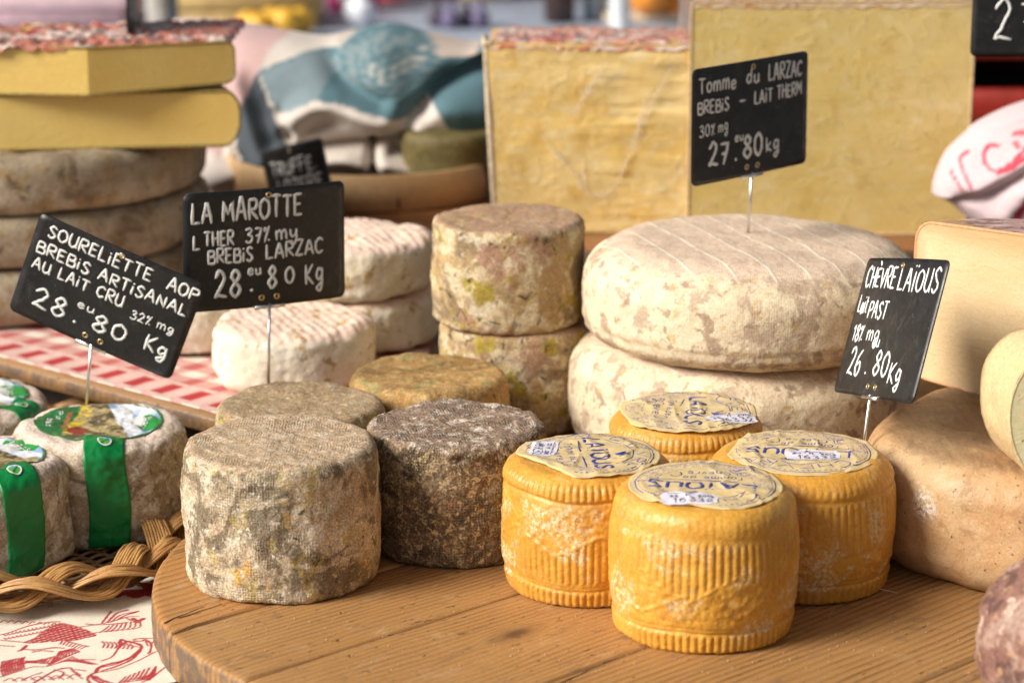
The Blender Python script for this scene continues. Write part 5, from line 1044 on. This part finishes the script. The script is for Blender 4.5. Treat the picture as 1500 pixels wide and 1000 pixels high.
t = thing('magenta_carton', 'magenta carton far behind, left of centre', 'box', (-34, 520, FZ)); MB().box((0, 0, 4.5), (11, 8, 9), bev=.3).build('carton', MAG, t); MB().box((0, -4.1, 4.5), (5, .3, 5)).build('panel', WB, t)
o = MB().lathe([(2.6, 0), (3.3, 1), (3.5, 3), (2.6, 4.8), (1.2, 5.6), (.9, 6.2), (1.6, 7)], 20).build('white_pouch', WB, smooth=True, loc=(-31, 495, FZ)); props(o, 'small white pouch in front of the magenta carton', 'pouch')
t = thing('red_tin', 'small deep-red tin far behind', 'tin', (-26.5, 535, FZ)); MB().box((0, 0, 6), (6, 6, 12), bev=.6).build('tin', RED, t); MB().box((0, 0, 12.3), (6.3, 6.3, .8), bev=.3).build('lid', RED, t)
for k, (x, y, w_, m) in enumerate(((-18, 545, 14, MAU), (-7.5, 540, 8.5, TN), (8, 548, 17, MAU))):
    t = thing('stacked_carton', ('wide mauve carton left of the tan one', 'tan carton between two mauve ones', 'wide mauve carton behind the dark jars')[k], 'box', (x, y, FZ), group='cartons at the back of the far stall'); MB().box((0, 0, 5), (w_, 9, 10), bev=.4).build('carton', m, t); MB().box((0, 0, 10.2), (w_*.99, 9.2, .8), bev=.2).build('lid', m, t); MB().box((0, -4.55, 5), (w_*.5, .2, 4)).build('panel', TN if m == MAU else MAU, t)
for k, (x, y) in enumerate([(-15.5, 493), (-12.5, 490), (-9.5, 494), (-6.5, 491)]):
    o = MB().lathe([(1., 0), (1.8, .6), (2.0, 2.4), (1.1, 3.6), (.5, 4.), (1.3, 5.2)], 14).build('lavender_pouch', PAL('pouch_violet', (.16, .13, .24)) if k % 2 else PAL('pouch_dark', (.08, .07, .1)), smooth=True, loc=(x, y, FZ)); props(o, ('leftmost near-black pouch on the far table', 'violet pouch between the two near-black ones', 'right-hand near-black pouch on the far table', 'rightmost violet pouch on the far table')[k], 'pouch', 'dark pouches on the far table')
jar('wide dark jar with a bright glint behind the left block', 9.8, 500, 3.2, 13, DK, lid=PAL('lid_silver', (.6, .58, .6), .3)); jar('slimmer grey-blue jar beside the wide dark jar', 17.2, 503, 2.4, 13, PAL('glass_bluegrey', (.2, .25, .3), .2))
t = thing('white_tube_post', 'thin white post behind the left block', 'post', (21, 470, -92)); MB().lathe([(2., 0), (2., 128), (1.8, 129)], 20).build('tube', PAL('white_tube', (.75, .78, .8), .3), t, smooth=True); MB().lathe([(6, 0), (6, 1), (2.2, 2)], 20).build('foot_plate', PAL('post_dark', (.12, .13, .16)), t, smooth=True)
for k, (x, y, r) in enumerate(((28, 498, 4.6), (34.5, 502, 4.2))):
    pk = [(max(.05, r*math.sin(a)**.8), (r-r*math.cos(a))*.8) for a in np.linspace(.03, np.pi-.03, 12)]
    t = thing('pumpkin', ('bright orange pumpkin right of the white post', 'smaller orange pumpkin near the tall block')[k], 'pumpkin', (x, y, FZ+(0 if k else 2.)), group='orange pumpkins'); MB().lathe(pk, 24).build('flesh', OR, t, smooth=True); MB().tube([(0, 0, 1.55*r), (.2, 0, 1.9*r)], .4, 6).build('stem', TAN, t)
o = MB().box((30, 505, FZ+1), (22, 16, 1.9), bev=.5).build('beige_tray', PAL('tray_beige', (.62, .5, .36))); props(o, 'flat beige tray beneath the orange pumpkins', 'tray')
# dark cabinet behind the right block
RC = PAL('cabinet_red', (.16, .012, .01), .4); BK = PAL('cabinet_black', (.012, .008, .008), .5)
t = thing('red_cabinet', 'dark red open cabinet behind the right block and rose towel', 'cabinet', (84, 330, -92))
MB().box((0, 12, 55), (60, 2, 110)).build('back_panel', BK, t)
for z in (3, 60, 85.5, 108): MB().box((0, 0, z), (60, 22, 2.6), bev=.3).build('shelf_board', RC if z != 85.5 else BK, t)
MB().box((0, -11.6, 100.5), (60, 1.5, 5), bev=.4).build('rail', PAL('rail_red', (.24, .02, .012), .3), t)
for x in (-29, 0, 29): MB().box((x, 0, 55), (2.4, 23, 110), bev=.3).build('upright', RC, t)
for k, x in enumerate((62.5, 66.5, 70.5)): jar(('leftmost of the pale jars in the red cabinet', 'second pale jar in the red cabinet', 'third pale jar in the red cabinet')[k], x, 327, 1.5, 8.6, PAL('jar_grey', (.33, .28, .3), .2), lid=PAL('lid_grey', (.6, .58, .6), .2), grp='pale jars in the red cabinet', z=-5.1)
# hay and rind crumbs on the board
mb = MB(); r = np.random.default_rng(8)
for i in range(260):
    px, py = r.uniform(300, 1430), r.uniform(890, 998); x, y = ground(px, py, 0); s_ = r.uniform(.02, .085)**1.0; a = r.uniform(0, 3)
    mb.add([(x-s_, y, .03), (x+s_, y+s_*.4, .03), (x+.2*s_, y-s_, .03), (x, y, .03+s_)], [[0, 2, 1], [0, 1, 3], [1, 2, 3], [2, 0, 3]])
props(mb.build('crumbs', plain('crumb', (.55, .42, .25), .8)), 'tiny rind crumbs scattered on the board', 'crumbs', kind='stuff')
x, y = ground(1302, 870, 0); o = MB().tube([(x-1.2, y+.2, .5), (x-.2, y, .3), (x+.6, y-.1, .15)], .03, 5).build('straw_bit', plain('straw', (.6, .5, .35))); props(o, 'thin pale straw sticking out beside the right yellow cheese', 'straw')
